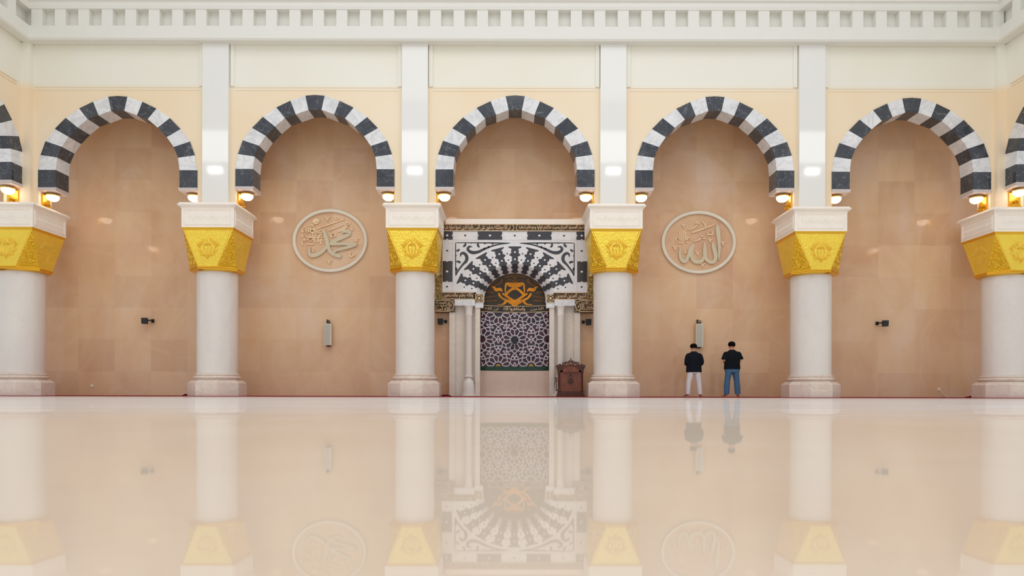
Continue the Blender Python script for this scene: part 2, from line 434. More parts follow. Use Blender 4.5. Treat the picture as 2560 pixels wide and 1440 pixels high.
# fascia under the cornice and slim rail over the arches, between the pilasters
PC = [(536.5, 567), (1035.4, 1), (1533, 1), (2030, 1)]
pil = [PX(536.5, 21.65), PX(1035.4, 21.65), PX(1532, 21.65), PX(2029.5, 21.65)]
PW = 32.5*21.65/F
bays = [-XS]+[e for p in pil for e in (p-PW, p+PW)]+[XS]
mb = MB(); zr = PZ(228, DW); zf = PZ(113, DW)
for i in range(0, len(bays), 2):
    a, b = bays[i], bays[i+1]
    mb.box(a, b, DW-.09, DW, zf, Z0+.02)
    mb.box(a+.02, a+.14, DW-.05, DW, zr+.12, zf); mb.box(b-.14, b-.02, DW-.05, DW, zr+.12, zf)
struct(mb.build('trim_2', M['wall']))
mb = MB()
for i in range(0, len(bays), 2):
    a, b = bays[i], bays[i+1]
    mb.prism_xz([(a+.14, zr), (b-.14, zr), (b-.14, zr+.03), (a+.14, zr+.03)], DW-.012, DW)
    mb.prism_xz([(a+.14, zr+.09), (b-.14, zr+.09), (b-.14, zr+.13), (a+.14, zr+.13)], DW-.015, DW)
for sg in (-1, 1):
    for z0, z1, p in ((zr, zr+.035, .02), (zr+.09, zr+.13, .03)):
        a, b = sorted((sg*XS, sg*(XS-p))); mb.box(a, b, 15.5, DW-.4, z0, z1)
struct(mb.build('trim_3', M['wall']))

# ================================================================ PILASTERS
pn = ['second from the left', 'left of the central bay', 'right of the central bay', 'second from the right']
pt = ['smooth white pilaster rising between the first and second striped arches from the left', 'smooth white pilaster on the left side of the central striped arch',
      'smooth white pilaster on the right side of the central striped arch', 'smooth white pilaster rising between the two rightmost full striped arches']
for x, l, zq in zip(pil, pt, PB[1:5]):
    own_origin(tag(MB().box(x-PW, x+PW, 21.65, DW, zq, Z0).build('pilaster', M['pilaster']), l, 'pilaster', 'pilasters above the columns'))
for sg, l in ((-1, 'narrow cream corner pilaster at the far left end of the arcade wall'), (1, 'narrow cream corner pilaster at the far right end of the arcade wall')):
    m = MB(); a, b = sorted((sg*XS, sg*(XS-.27)))
    m.box(a, b, 21.62, DW, ZP-(.088 if sg > 0 else 0), Z0)
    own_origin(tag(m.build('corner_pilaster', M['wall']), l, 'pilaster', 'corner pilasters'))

# ================================================================ STRIPED ARCHES
def make_arch():
    r = root('striped_arch', (0, DW, ZS), '', 'arch', 'black and white striped arches')
    o = [(-x, z) for x, z in map(ap, OUT)]; i = [(-x, z) for x, z in map(ap, INN)]
    o += [(-x, z) for x, z in reversed(o)]; i += [(-x, z) for x, z in reversed(i)]
    for k in range(len(o)-1):
        q = [o[k], o[k+1], i[k+1], i[k]]
        if k == 8: q = [o[k], (0, PZ(239.5, DW)), o[k+1], i[k+1], (0, PZ(275.5, DW)), i[k]]
        m = MB().prism_xz(q, DW-.03, DW+TH)
        dark = k % 2 == 0
        b = m.build('voussoir', M['black'] if dark else M['white'], r)
        b['label'] = 'black marble arch block' if dark else 'white marble arch block'
    for s in (-1, 1):
        a, b = sorted((s*154*k_, s*198.5*k_)); e = .03
        m = MB()
        m.prism_xz([(a-(e if s > 0 else 0), ZS), (b+(e if s < 0 else 0), ZS), (b, ZL), (a, ZL)], DW-.05, DW+TH+.02)
        m.build('springer_plate', M['lip'], r)
    return r
an = ['black and white striped marble arch farthest left of the five facing the hall', 'striped marble arch above the round plaque on the left', 'striped marble arch framing the wall over the prayer niche',
      'striped marble arch above the two standing men', 'black and white striped marble arch farthest right of the five facing the hall']
A0 = make_arch()
arches = []
for j in range(5):
    a = A0 if j == 0 else copy_tree(A0)
    a.location.x = AX[j]; a.location.z = ZS+ADZ[j]; a['label'] = an[j]
for sg, l in ((-1, 'striped marble arch on the left side wall, cut by the left picture edge'), (1, 'striped marble arch on the right side wall, cut by the right picture edge')):
    a = copy_tree(A0); a.location = (sg*XS, CY, ZS); a.rotation_euler = (0, 0, -sg*PI/2); a['label'] = l; 

# ================================================================ COLUMNS
OCT = [(math.cos(PI/8+i*PI/4)/math.cos(PI/8), math.sin(PI/8+i*PI/4)/math.cos(PI/8)) for i in range(8)]
def relief_motif(mb, emb, sc=1.0, h=.02):
    S = lambda pts: stroke(mb, [(x*sc, y*sc, w*sc) for x, y, w in pts], emb, h, 4, ridge=True)
    for s in (-1, 1):
        S([(0, -.33, .02), (.07*s, -.24, .035), (.17*s, -.12, .035), (.20*s, .02, .035), (.15*s, .13, .03)])
        S([(.02*s, -.26, .02), (.08*s, -.12, .03), (.10*s, .0, .03), (.05*s, .07, .03), (.0, .03, .02)])
        for a in range(6):
            t = .25+a*.22
            bx, by = .20*math.sin(t)*s, .06+.10*math.cos(t)-.10*a*.2
            S([(bx, by, .015), (bx+.05*s*math.sin(t), by+.045, .03), (bx+.06*s*math.sin(t)+.012*s, by+.10, .012)])
        S([(.20*s, -.02, .02), (.27*s, .03, .03), (.30*s, .10, .012)])
        S([(.15*s, -.15, .02), (.23*s, -.12, .03), (.27*s, -.05, .012)])
        S([(.08*s, -.24, .02), (.16*s, -.23, .03), (.21*s, -.17, .012)])
    S([(0, .02, .02), (0, .14, .06), (0, .24, .012)])
    S([(0, -.30, .02), (0, -.15, .04), (0, -.02, .015)])
    S([(-.1, .06, .02), (0, .11, .04), (.1, .06, .02)])
def scroll_vine(mb, emb, pts, h=.015):
    for i, (x, y, r, s) in enumerate(pts):
        c = [(x+r*(1-t/14)*math.cos(s*t*.62+i), y+r*(1-t/14)*math.sin(s*t*.62+i), .3*r*(1-t/20)) for t in range(12)]
        stroke(mb, c, emb, h, 3, ridge=True)
def make_column():
    cy = DC; r = root('column', (0, cy, FL), '', 'column', 'tall round columns under the arcade')
    def z(v): return v
    pa = .80
    MB().poly_loft(0, cy, OCT, [(pa, FL), (pa, .415), (pa-.02, .435), (.70, .50), (.665, .515)]).build('plinth', M['plinth'], r)
    MB().lathe(0, cy, [(.645, .515), (.645, .535), (.69, .55), (.715, .59), (.69, .63), (.655, .64), (.655, .655), (.675, .662), (.675, .68), (.655, .69), (.64, .70), (.64, .715), (.618, .72)]).build('base_moulding', M['plinth'], r, 40)
    MB().lathe(0, cy, [(.613, .72), (.613, 3.86)], 64).build('shaft', M['shaft'], r, 30)
    # gilded capital
    yf, yb = 21.30, 22.84; hx = .765; zt = 5.175; zb = 3.99
    ym = (yf+yb)/2
    cap = MB()
    sq = [(-hx, yf), (hx, yf), (hx, yb), (-hx, yb)]
    ap_ = .735; t8 = ap_*math.tan(PI/8)
    o8 = [(-t8, cy-ap_), (t8, cy-ap_), (ap_, cy-t8), (ap_, cy+t8), (t8, cy+ap_), (-t8, cy+ap_), (-ap_, cy+t8), (-ap_, cy-t8)]
    T = [(x, y, zt-.06) for x, y in sq]; Bv = [(x, y, zb) for x, y in o8]
    cap.add(T+Bv, [(0, 1, 5, 4), (1, 2, 7, 6), (2, 3, 9, 8), (3, 0, 11, 10), (4, 5, 6, 7, 8, 9, 10, 11), (3, 2, 1, 0)], 0)
    cap.add(T+Bv, [(1, 6, 5), (2, 8, 7), (3, 10, 9), (0, 4, 11)], 1)
    cap.build('capital', [M['gold'], M['gold_carved']], r)
    m = MB()
    for a, zz0, zz1 in ((.0, zt-.075, zt), (.02, zt-.035, zt)):
        m.box(-hx-.01-a, hx+.01+a, yf-.01-a, yb+.01+a, zz0, zz1)
    m.build('capital_band', M['gold_plain'], r)
    m = MB()
    m.poly_loft(0, cy, OCT, [(.735, zb), (.755, zb-.01), (.755, zb-.04), (.735, zb-.05), (.745, zb-.06), (.745, zb-.09), (.70, zb-.11), (.66, 3.86), (.62, 3.86)])
    m.build('neck_ring', M['gold_plain'], r)
    # relief ornament on the four big faces and the four corner triangles
    m = MB()
    faces = [((-hx, yf), (hx, yf), (-t8, cy-ap_), (t8, cy-ap_), (0, -1)), ((hx, yf), (hx, yb), (ap_, cy-t8), (ap_, cy+t8), (1, 0)),
             ((-hx, yb), (-hx, yf), (-ap_, cy+t8), (-ap_, cy-t8), (-1, 0))]
    for a, b, c, d, nn in faces:
        A = (Vector((*a, zt-.06))+Vector((*b, zt-.06)))/2; Bc = (Vector((*c, zb))+Vector((*d, zb)))/2
        up = (A-Bc); L = up.length; up.normalize(); rt = (Vector((*b, 0))-Vector((*a, 0))).normalized()
        n = rt.cross(up).normalized()
        if n.dot(Vector((*nn, 0))) < 0: n = -n
        cc = Bc+up*L*.52
        sh_ = 1 if nn[1] else .35
        emb = lambda x, y, h, cc=cc, rt=rt, up=up, n=n, q=sh_: tuple(cc+rt*x+up*y+n*h*q)
        relief_motif(m, emb, 1.12, .022)
        # border ridges along the slanted edges
        for s in (-1, 1):
            stroke(m, [(s*(hx-.06), L*.46, .02), (s*(t8-.01), -L*.50, .02)], emb, .012, ridge=True, taper=False)
    tri = [((hx, yf), (t8, cy-ap_), (ap_, cy-t8), (1, -1)), ((-hx, yf), (-ap_, cy-t8), (-t8, cy-ap_), (-1, -1))]
    for a, b, c, nn in tri:
        A = Vector((*a, zt-.06)); P = Vector((*b, zb)); Q = Vector((*c, zb)); mid = (P+Q)/2
        up = (A-mid); L = up.length; up.normalize(); rt = (Q-P).normalized(); n = rt.cross(up).normalized()
        if n.dot(Vector((*nn, 0))) < 0: n = -n
        emb = lambda x, y, h, cc=mid, rt=rt, up=up, n=n: tuple(cc+rt*x+up*y+n*h)
        scroll_vine(m, emb, [(-.13, .14, .10, 1), (.13, .14, .10, -1), (-.02, .33, .09, 1), (.08, .30, .06, -1), (-.09, .42, .06, -1), (.05, .52, .07, 1), (-.04, .64, .05, -1), (.02, .76, .04, 1), (0, .88, .03, -1)])
    m.build('relief', M['gold_relief'], r)
    # abacus block with sunk panels and cornice
    hw = .805; ya, yb2 = 21.275, 22.86; z0, z1 = zt, 5.775
    m = MB(); m.box(-hw, hw, ya, yb2, z0, z1)
    def ring_sq(o, zz): return [(-hw-o, ya-o, zz), (hw+o, ya-o, zz), (hw+o, yb2+o, zz), (-hw-o, yb2+o, zz)]
    m.build('abacus', M['abacus'], r)
    m = MB(); m.rings([ring_sq(o, zz) for o, zz in ((0, z1-.03), (.015, z1-.01), (.02, z1+.01), (.05, z1+.03), (.085, z1+.06), (.095, z1+.085), (.06, z1+.12), (.05, z1+.15))])
    m.build('abacus_cornice', M['abacus'], r)
    m = MB()
    def on_faces(fn):
        for A, rt, n in ((Vector((0, ya, 0)), Vector((1, 0, 0)), Vector((0, -1, 0))), (Vector((hw, (ya+yb2)/2, 0)), Vector((0, 1, 0)), Vector((1, 0, 0))), (Vector((-hw, (ya+yb2)/2, 0)), Vector((0, -1, 0)), Vector((-1, 0, 0)))):
            fn(lambda x, y, h, A=A, rt=rt, n=n: tuple(A+rt*x+Vector((0, 0, y))+n*h))
    def panel(e):
        for o in (.09, .125):
            pts = [(-hw+o, z0+o*.8), (hw-o, z0+o*.8), (hw-o, z1-o*.7), (-hw+o, z1-o*.7)]
            for p, q in zip(pts, pts[1:]+pts[:1]): stroke(m, [(*p, .02), (*q, .02)], e, .012, ridge=True, taper=False)
        for k in range(-5, 6):
            scroll_vine(m, e, [(k*.115, (z0+z1)/2-.005, .055, 1 if k % 2 else -1)], .012)
    on_faces(panel); m.build('panel_relief', M['abacus'], r)
    return r
cl = [('thick white column with gilded capital cut by the left picture edge', 57), ('thick white column with gilded capital, second from the left, beside the round plaque', 543.5),
      ('thick white column with gilded capital directly left of the prayer niche', 1037.5), ('thick white column with gilded capital between the wooden pulpit and the two men', 1531.5),
      ('thick white column with gilded capital to the right of the two men', 2026), ('thick white column with gilded capital cut by the right picture edge', 2509)]
c0 = make_column(); colx = []
for k, (l, px) in enumerate(cl):
    c = c0 if k == 0 else copy_tree(c0); c.location.x = PX(px, DC); c.scale.z = (1, 1, 1, .9975, .985, .985)[k]; c['label'] = l; colx.append(c.location.x)

# ================================================================ WALL LAMPS under the springers
def make_lamp():
    # built for the right-hand side of a pier: plate at x=0, globe hanging at +x
    y = 22.1; zt = ZL-.02; r = root('wall_lamp', (0, y, ZP), '', 'lamp', 'gilded lamps under the arch springers')
    m = MB(); m.box(.0, .05, y-.17, y+.17, ZP+.0, zt-.03); m.box(.0, .09, y-.19, y+.19, ZP, ZP+.05)
    m.box(.05, .12, y-.13, y+.13, ZP+.05, ZP+.1)
    for i in range(4):
        m.lathe(.12, y, [(.02, ZP+.09+i*.035), (.07-i*.008, ZP+.1+i*.035), (.07-i*.008, ZP+.115+i*.035), (.02, ZP+.125+i*.035)], 16)
    m.build('bracket', M['gold_plain'], r, 40)
    m = MB(); m.lathe(.245, y, [(.19, zt-.06), (.2, zt-.045), (.2, zt-.03), (.08, zt-.015), (.06, zt)], 28); m.box(.03, .12, y-.03, y+.03, zt-.06, zt-.03)
    m.build('canopy', M['gold_plain'], r, 40)
    m = MB(); m.lathe(.245, y, [(.175, zt-.06)]+[(.185*math.cos(a*PI/16), zt-.085-.15*math.sin(a*PI/16)) for a in range(0, 8)]+[(.01, zt-.235)], 28)
    m.build('globe', M['globe'], r, 60)
    m = MB()
    for q in range(4):
        a = q*PI/2+PI/4
        m.tube([(.245+.19*math.cos(t*PI/16)*math.cos(a), y+.19*math.cos(t*PI/16)*math.sin(a), zt-.085-.155*math.sin(t*PI/16)) for t in range(0, 9)], .005, 5)
    m.build('cage', M['gold_plain'], r)
    return r
L0 = make_lamp(); first = True
spots = []
names = ['farthest left', 'second from the left', 'third', 'fourth', 'fifth', 'farthest right']
ends = ['second white column from the left', 'column left of the prayer niche', 'column between pulpit and men', 'column right of the two men', '']
for j, c in enumerate(AX):
    spots.append((c-HALF, 0, j)); spots.append((c+HALF, PI, j))
lamp_l = ['lit gilded globe lamp at the left foot of the farthest left facing arch', 'lit gilded globe lamp at the right foot of the farthest left facing arch',
          'lit gilded globe lamp at the left foot of the arch over the left round plaque', 'lit gilded globe lamp at the right foot of the arch over the left round plaque',
          'lit gilded globe lamp at the left foot of the arch over the prayer niche', 'lit gilded globe lamp at the right foot of the arch over the prayer niche',
          'lit gilded globe lamp at the left foot of the arch over the two men', 'lit gilded globe lamp at the right foot of the arch over the two men',
          'lit gilded globe lamp at the left foot of the farthest right facing arch', 'lit gilded globe lamp at the right foot of the farthest right facing arch']
for k, (x, a, j) in enumerate(spots):
    o = L0 if k == 0 else copy_tree(L0); o.location.x = x; o.location.z = ZP+ADZ[j]; o.rotation_euler.z = a; o['label'] = lamp_l[k]
for sg, l in ((-1, 'lit gilded globe lamp at the far left picture edge under the side arch'), (1, 'lit gilded globe lamp at the far right picture edge under the side arch')):
    o = copy_tree(L0); o.location = (sg*(XS+.3), CY+HALF, ZP); o.rotation_euler.z = -PI/2; o['label'] = l

for sg, l in ((-1, 'lit gilded globe lamp at the near foot of the left side arch'), (1, 'lit gilded globe lamp at the near foot of the right side arch')):
    o = copy_tree(L0); o.location = (sg*(XS+.3), CY-HALF, ZP); o.rotation_euler.z = PI/2; o['label'] = l
# ================================================================ MIHRAB (prayer niche portal)
DM = 23.2; DI = 23.45
def em(D, ox=0): return lambda x, z, h: (x, D-h, z)
mi = root('prayer_niche', (PX(1286.5, DM), DM, FL), 'tall inlaid black and white marble prayer niche with gold lettering in the central bay', 'prayer niche')
CX = PX(1286.5, DM); CXI = PX(1286.5, DI)
def X(px, D=DM): return PX(px, D)
def Z(py, D=DM): return PZ(py, D)
zc = Z(743.9); rx = 97.5*DM/F; ry = (743.9-659.8)*DM/F
Rx2 = 76.7*DI/F; zc2 = PZ(748, DI); ry2 = (748-682)*DI/F
ROX = 152*DM/F; ROZ = 128.5*DM/F
# white marble frontal slab with the arch opening
zb_ = Z(731); zt_ = Z(578)
N = 40
def ell(t, a, b, cx, cz): return (cx+a*math.sin(t), cz+b*math.cos(t))
t_end = math.acos(max(-1, min(1, (zb_-zc)/ry)))
m = MB()
front = [ell(-t_end+2*t_end*i/N, rx, ry, CX, zc) for i in range(N+1)]
xl, xr = X(1105.5), X(1467.5)
for (a, b) in zip(front, front[1:]): m.prism_xz([a, b, (b[0], zt_), (a[0], zt_)], DM, DB)
m.box(xl, front[0][0], DM, DB, zb_, zt_); m.box(front[-1][0], xr, DM, DB, zb_, zt_)
m.build('marble_front', M['inlay_white'], mi)
# splayed soffit ring
m = MB(); ra = []; rb = []; rc = []
for i in range(N+1):
    t = -PI/2*1.08+PI*1.08*i/N
    a = ell(t, rx, ry, CX, zc); b = ell(t, Rx2, ry2, CXI, zc2)
    ra.append((a[0], DM+.005, a[1])); rb.append((b[0], DI, b[1])); rc.append((b[0], DI+.14, b[1]))
m.rings([ra, rb, rc], closed=False, cap=False); m.build('soffit', M['inlay_white'], mi, 50)
# black rays
def splay(r, ang):   # r: 1 at outer ring .. 0 at front edge .. -1 at the inner edge ; ang from vertical
    if r >= 0:
        x = CX+(rx+(ROX-rx)*r)*math.sin(ang); z = zc+(ry+(ROZ-ry)*r)*math.cos(ang); return Vector((x, DM, z)), Vector((0, -1, 0))
    a = ell(ang, rx, ry, CX, zc); b = ell(ang, Rx2, ry2, CXI, zc2)
    A = Vector((a[0], DM, a[1])); B = Vector((b[0], DI, b[1])); p = A.lerp(B, -r)
    n = Vector((-math.sin(ang), -.6, -math.cos(ang))).normalized(); return p, n
m = MB(); dots = MB(); ddots = MB()
def hwf(r):   # scalloped half width in radians
    u = (1-r)/2.0
    return math.radians(4.5+1.1*math.sin(u*2*PI*4.5+1.2)+.75*math.sin(u*2*PI*9+.4)+(.2 if r < 0 else 0))
NR = 46
for k in range(-4, 5):
    ca = math.radians(k*17.0)
    for half in (0, 1):
        rr = [1-i/NR for i in range(NR+1)] if half == 0 else [-i/22*.98 for i in range(23)]
        Lp = []; Rp = []; Lb = []; Rb = []
        for r in rr:
            h = hwf(r); e = .006
            for s, dst, db in ((-1, Lp, Lb), (1, Rp, Rb)):
                p, n = splay(r, ca+s*h); dst.append(tuple(p+n*(e+(.012 if half else 0)))); db.append(tuple(p))
        q = len(Lp); m.add(Lp+Rp, [(i, i+1, q+i+1, q+i) for i in range(q-1)])
        m.add(Lp+Lb, [(i, i+1, q+i+1, q+i) for i in range(q-1)]); m.add(Rp+Rb, [(i, i+1, q+i+1, q+i) for i in range(q-1)])
    for r in (.66, .26):
        p, n = splay(r, ca); disc(dots, p.x, p.z, .032, .03, lambda x, z, h: (x, DM-.006-h, z), .004)
for k in range(-5, 5):
    ca = math.radians((k+.5)*17.0)
    for r in (.6, .24):
        p, n = splay(r, ca)
        if p.z > zb_+.06: disc(ddots, p.x, p.z, .026, .024, em(DM), .005)
# border blocks
zb1, zb2 = Z(599), Z(578.5)
def bx(px0, px1, py0, py1, mb): slab(mb, [(X(px0), Z(py1)), (X(px1), Z(py1)), (X(px1), Z(py0)), (X(px0), Z(py0))], em(DM), .006)
mb_ = None
for p0, p1 in ((1107, 1131), (1193.5, 1254.5), (1317, 1378), (1440, 1465)): mb_ = MB(); bx(p0, p1, 579, 599.5, mb_); mb_.build('border_inlay', M['inlay_black'], mi)
for p0, p1 in ((1106, 1130.5), (1442.5, 1467)): mb_ = MB(); bx(p0, p1, 653, 705, mb_); mb_.build('border_inlay', M['inlay_black'], mi)
for px in (1117, 1224, 1347.5, 1453.5): disc(dots, X(px), Z(589), .04, .034, em(DM-.006), .004)
for px in (1117, 1453.5): disc(dots, X(px), Z(679), .04, .034, em(DM-.006), .004)
for px in (1162, 1286, 1409): disc(ddots, X(px), Z(589), .036, .03, em(DM), .005)
for px in (1117, 1453.5):
    for py in (627, 717): disc(ddots, X(px), Z(py), .036, .03, em(DM), .005)
for px, py in ((1131, 589), (1193.5, 589), (1254.5, 589), (1317, 589), (1378, 589), (1440, 589)): disc(dots, X(px), Z(py), .03, .03, em(DM-.006), .004)
for px in (1117, 1453.5):
    for py in (599.5, 653, 705): disc(dots, X(px), Z(py), .035, .025, em(DM-.006), .004)
m.build('fan_inlay', M['inlay_black'], mi); dots.build('white_studs', M['inlay_white'], mi); ddots.build('black_studs', M['inlay_black'], mi)
# spandrel scrolls, traced in portal units (px from the zoomed crop of the left spandrel)
m = MB()
def sp(x, y): return (1090+x/9.6, 550+y/9.6)
def sps(pts, wsc=1):
    for s in (0, 1):
        q = []
        for x, y, w_ in pts:
            px, py = sp(x, y)
            if s: px = 2*1286.5-px
            q.append((X(px), Z(py), w_*1.2/9.6*DM/F))
        stroke(m, q, em(DM), .006, 5)
sps([(455, 548, 16), (900, 548, 18), (1400, 552, 26), (1780, 553, 6)])
sps([(463, 548, 18), (463, 800, 20), (466, 1340, 18)])
sps([(870, 650, 6), (800, 640, 40), (755, 690, 52), (790, 750, 60), (880, 785, 66), (1000, 770, 56), (1120, 715, 48), (1260, 655, 34), (1480, 590, 26), (1780, 555, 8)])
sps([(585, 890, 8), (590, 825, 40), (640, 795, 52), (700, 830, 60), (735, 905, 66), (715, 990, 60), (640, 1070, 40), (560, 1170, 34), (500, 1260, 34), (465, 1340, 20)])
sps([(690, 560, 30), (700, 600, 40), (660, 630, 44), (640, 630, 20)]); sps([(1000, 560, 40), (1000, 620, 40), (1040, 650, 36)])
sps([(480, 745, 20), (520, 735, 44), (560, 705, 24)]); sps([(480, 1000, 26), (540, 1005, 44), (580, 1035, 40)])
sps([(1150, 560, 30), (1170, 575, 20), (1190, 585, 5)]); sps([(840, 556, 26), (850, 566, 14), (856, 572, 5)]); sps([(470, 850, 26), (480, 860, 16), (488, 866, 5)])
sps([(1260, 660, 40), (1250, 640, 30), (1245, 622, 8)]); sps([(1160, 700, 40), (1155, 680, 30), (1160, 665, 8)]); sps([(1340, 565, 50), (1360, 580, 20), (1370, 590, 6)]); sps([(470, 1150, 40), (480, 1180, 40), (490, 1230, 20)])
m.build('spandrel_scrolls', M['inlay_black'], mi)
# thin line of the inner frame
m = MB()
for p, q in (((1130.8, 600.5), (1130.8, 731)), ((1442.2, 600.5), (1442.2, 731)), ((1130.8, 600.5), (1442.2, 600.5))):
    stroke(m, [(X(p[0]), Z(p[1]), .012), (X(q[0]), Z(q[1]), .012)], em(DM), .004, ridge=True, taper=False)
m.build('frame_line', M['lip'], mi)
# top ledge
m = MB(); m.prism_xz([(X(1113), Z(561)), (X(1461), Z(561)), (X(1461), Z(552)), (X(1463), Z(548.5)), (X(1111), Z(548.5)), (X(1113), Z(552))], DM-.05, DB)
m.build('top_ledge', M['abacus'], mi)
# lettered bands
def band(px0, px1, py0, py1, txt, D=DM, pts=None, thick=None, tr=None, lit=True):
    b = MB(); b.box(PX(px0, D), PX(px1, D), D-.03, DB if thick is None else D+thick, PZ(py1, D), PZ(py0, D))
    o = b.build('lettered_band', M['band'], mi)
    m = MB(); e = em(D-.03)
    for (a0, z0), (a1, z1) in ((((px0, py0+.7), (px1, py0+.7))), (((px0, py1-.7), (px1, py1-.7)))):
        stroke(m, [(PX(a0, D), PZ(z0, D), .02), (PX(a1, D), PZ(z1, D), .02)], e, .008, taper=False)
    for t_, a0, a1, b0, b1 in txt: text_mesh(m, t_, PX(a0, D), PX(a1, D), PZ(b1, D), PZ(b0, D), e, .012, .018)
    return m, o
m, o = band(1107, 1462, 561, 578, [(shape_ar('ان الله وملئكته يصلون على النبى ياايها الذين امنوا صلوا عليه'), 1109, 1275, 562.5, 576.5),
      (shape_ar('شطر المسجد الحرام وحيث ماكنتم فولوا وجوهكم شطره'), 1296, 1459, 562.5, 576.5)])
for s in (-1, 1):
    c = [(X(1286.5+s*3.5+s*7.5*(1-math.cos(a*PI/16))), Z(569.5-8*math.cos(a*PI/16*1.0)) if 0 else Z(569.5+8*math.cos(PI*a/16)), .016) for a in range(17)]
    stroke(m, [(X(1286.5+s*(12-9*math.sin(PI*a/12))), Z(569.5-8*math.cos(PI*a/12)), .016) for a in range(13)], em(DM-.03), .01, 2)
m.build('lettering', M['brass'], o)
m, o = band(1105, 1185, 731, 749, [(shape_ar('والله يعلم ماتصنعون'), 1107, 1182, 733, 747)]); m.build('lettering', M['brass'], o)
m, o = band(1383, 1467.5, 731, 749, [(shape_ar('التئبون العبدون الحمدون'), 1389, 1465, 733, 747)]); m.build('lettering', M['brass'], o)
# outer green and gold strips with vines, behind the column capitals
for s, (p0, p1) in enumerate(((1086.5, 1105), (1468, 1484))):
    b = MB(); b.box(X(p0), X(p1), DM+.02, DB, Z(749.5), Z(561)); o = b.build('vine_strip', M['strip'], mi)
    m = MB(); cxx = (X(p0)+X(p1))/2; k = 0
    z = Z(745)
    while z < Z(566):
        sgn = 1 if k % 2 else -1
        scroll_vine(m, em(DM+.02), [(cxx+sgn*.045, z, .055, sgn)], .01); z += .085; k += 1
    for xx in (X(p0)+.008, X(p1)-.008): stroke(m, [(xx, Z(749), .012), (xx, Z(562), .012)], em(DM+.02), .008, taper=False)
    m.build('vine_relief', M['brass'], o)
# round-ended plaques
for (p0, p1, s, rows) in ((1086.5, 1136, 1, ['وان المسجد لله', 'فلا تدعوا مع', 'الله احدا']), (1436.5, 1484, -1, ['ان الدين', 'عند الله', 'الاسلام'])):
    b = MB(); b.box(X(p0), X(p1), DM-.02, DB, Z(780.5), Z(749.5)); o = b.build('plaque', M['band'], mi)
    m = MB(); e = em(DM-.02); xe = p1 if s > 0 else p0
    arc = [(X(xe-s*17+s*15.5*math.cos(a*PI/12)), Z(765-13.5*math.sin(a*PI/12)), .02) for a in range(-6, 7)]
    stroke(m, [(X(p0 if s > 0 else p1), Z(778.5), .02)]+arc+[(X(p0 if s > 0 else p1), Z(751.5), .02)], e, .01, 3, taper=False)
    for k, t_ in enumerate(rows):
        ins = 7 if k == 1 else 11
        a0, a1 = (p0+2, p1-ins) if s > 0 else (p0+ins, p1-2)
        text_mesh(m, shape_ar(t_), X(a0), X(a1), Z(762.0+k*7.6), Z(753.0+k*7.6), e, .012, .02)
    for yy in (753, 777):
        disc(m, X(xe-s*3), Z(yy), .02, .02, e, .01, 6)
    m.build('lettering', M['brass'], o)
# imposts, star tiles
for s in (0, 1):
    f = (lambda p: p) if s == 0 else (lambda p: 2*1286.5-p)
    def bb(mbx, p0, p1, y0, y1, D0, D1):
        a, b = sorted((PX(f(p0), D0), PX(f(p1), D0))); mbx.box(a, b, D0, D1, PZ(y1, D0), PZ(y0, D0))
    m = MB(); bb(m, 1136, 1186.5, 749, 764, DM-.06, DB); m.build('impost', M['white'], mi)
    m = MB(); bb(m, 1187, 1208, 735, 769.5, DM+.02, DI+.1); m.build('springing_block', M['white'], mi)
    m = MB(); bb(m, 1187.5, 1207, 735.5, 756, DM+.0, DM+.02); o = m.build('star_tile', M['band'], mi)
    m = MB(); cx_ = PX(f(1197.3), DM); cz = PZ(745.7, DM); e = em(DM)
    st = []
    for q in range(16):
        rr = .115 if q % 2 == 0 else .085
        st.append((cx_+rr*math.cos(q*PI/8), cz+rr*math.sin(q*PI/8)))
    for p, q in zip(st, st[1:]+st[:1]): stroke(m, [(*p, .018), (*q, .018)], e, .008, taper=False, sm=False)
    st = [(cx_+(.06 if q % 2 == 0 else .03)*math.cos(q*PI/8), cz+(.06 if q % 2 == 0 else .03)*math.sin(q*PI/8)) for q in range(16)]
    slab(m, st, e, .008)
    for sx in (-1, 1):
        stroke(m, [(cx_+sx*.125, cz-.13, .014), (cx_+sx*.125, cz+.13, .014)], e, .008, taper=False)
        stroke(m, [(cx_-.125, cz+sx*.13, .014), (cx_+.125, cz+sx*.13, .014)], e, .008, taper=False)
    m.build('star', M['brass'], o)
    # marble jamb with recess, outer strip and colonnette
    m = MB()
    bb(m, 1188, 1200, 769.5, 993.5, DM+.06, DI+.06)      # inner pier
    bb(m, 1136.5, 1188, 764, 993.5, DM+.22, DB)           # recess back
    bb(m, 1123, 1137, 781, 993.5, DM+.03, DB)            # outer strip
    m.build('jamb', M['jamb'], mi)
    m = MB(); cc = PX(f(1171.5), DM+.06); yy = DM+.06
    pz = lambda y: PZ(y, yy)
    prof = [(.30, 989), (.30, 993)]
    pr = [(.28, FL), (.28, pz(988)), (.215, pz(987)), (.21, pz(975)), (.19, pz(962)), (.16, pz(953)), (.11, pz(949)), (.11, pz(945)), (.15, pz(943)), (.15, pz(940)), (.115, pz(938)), (.115, pz(790)), (.13, pz(788)), (.13, pz(785)), (.115, pz(783)),
          (.13, pz(772)), (.15, pz(768)), (.17, pz(766)), (.17, pz(764.3))]
    m.lathe(cc, yy, pr, 28, sy=.75); m.build('colonnette', M['shaft'], mi, 40)
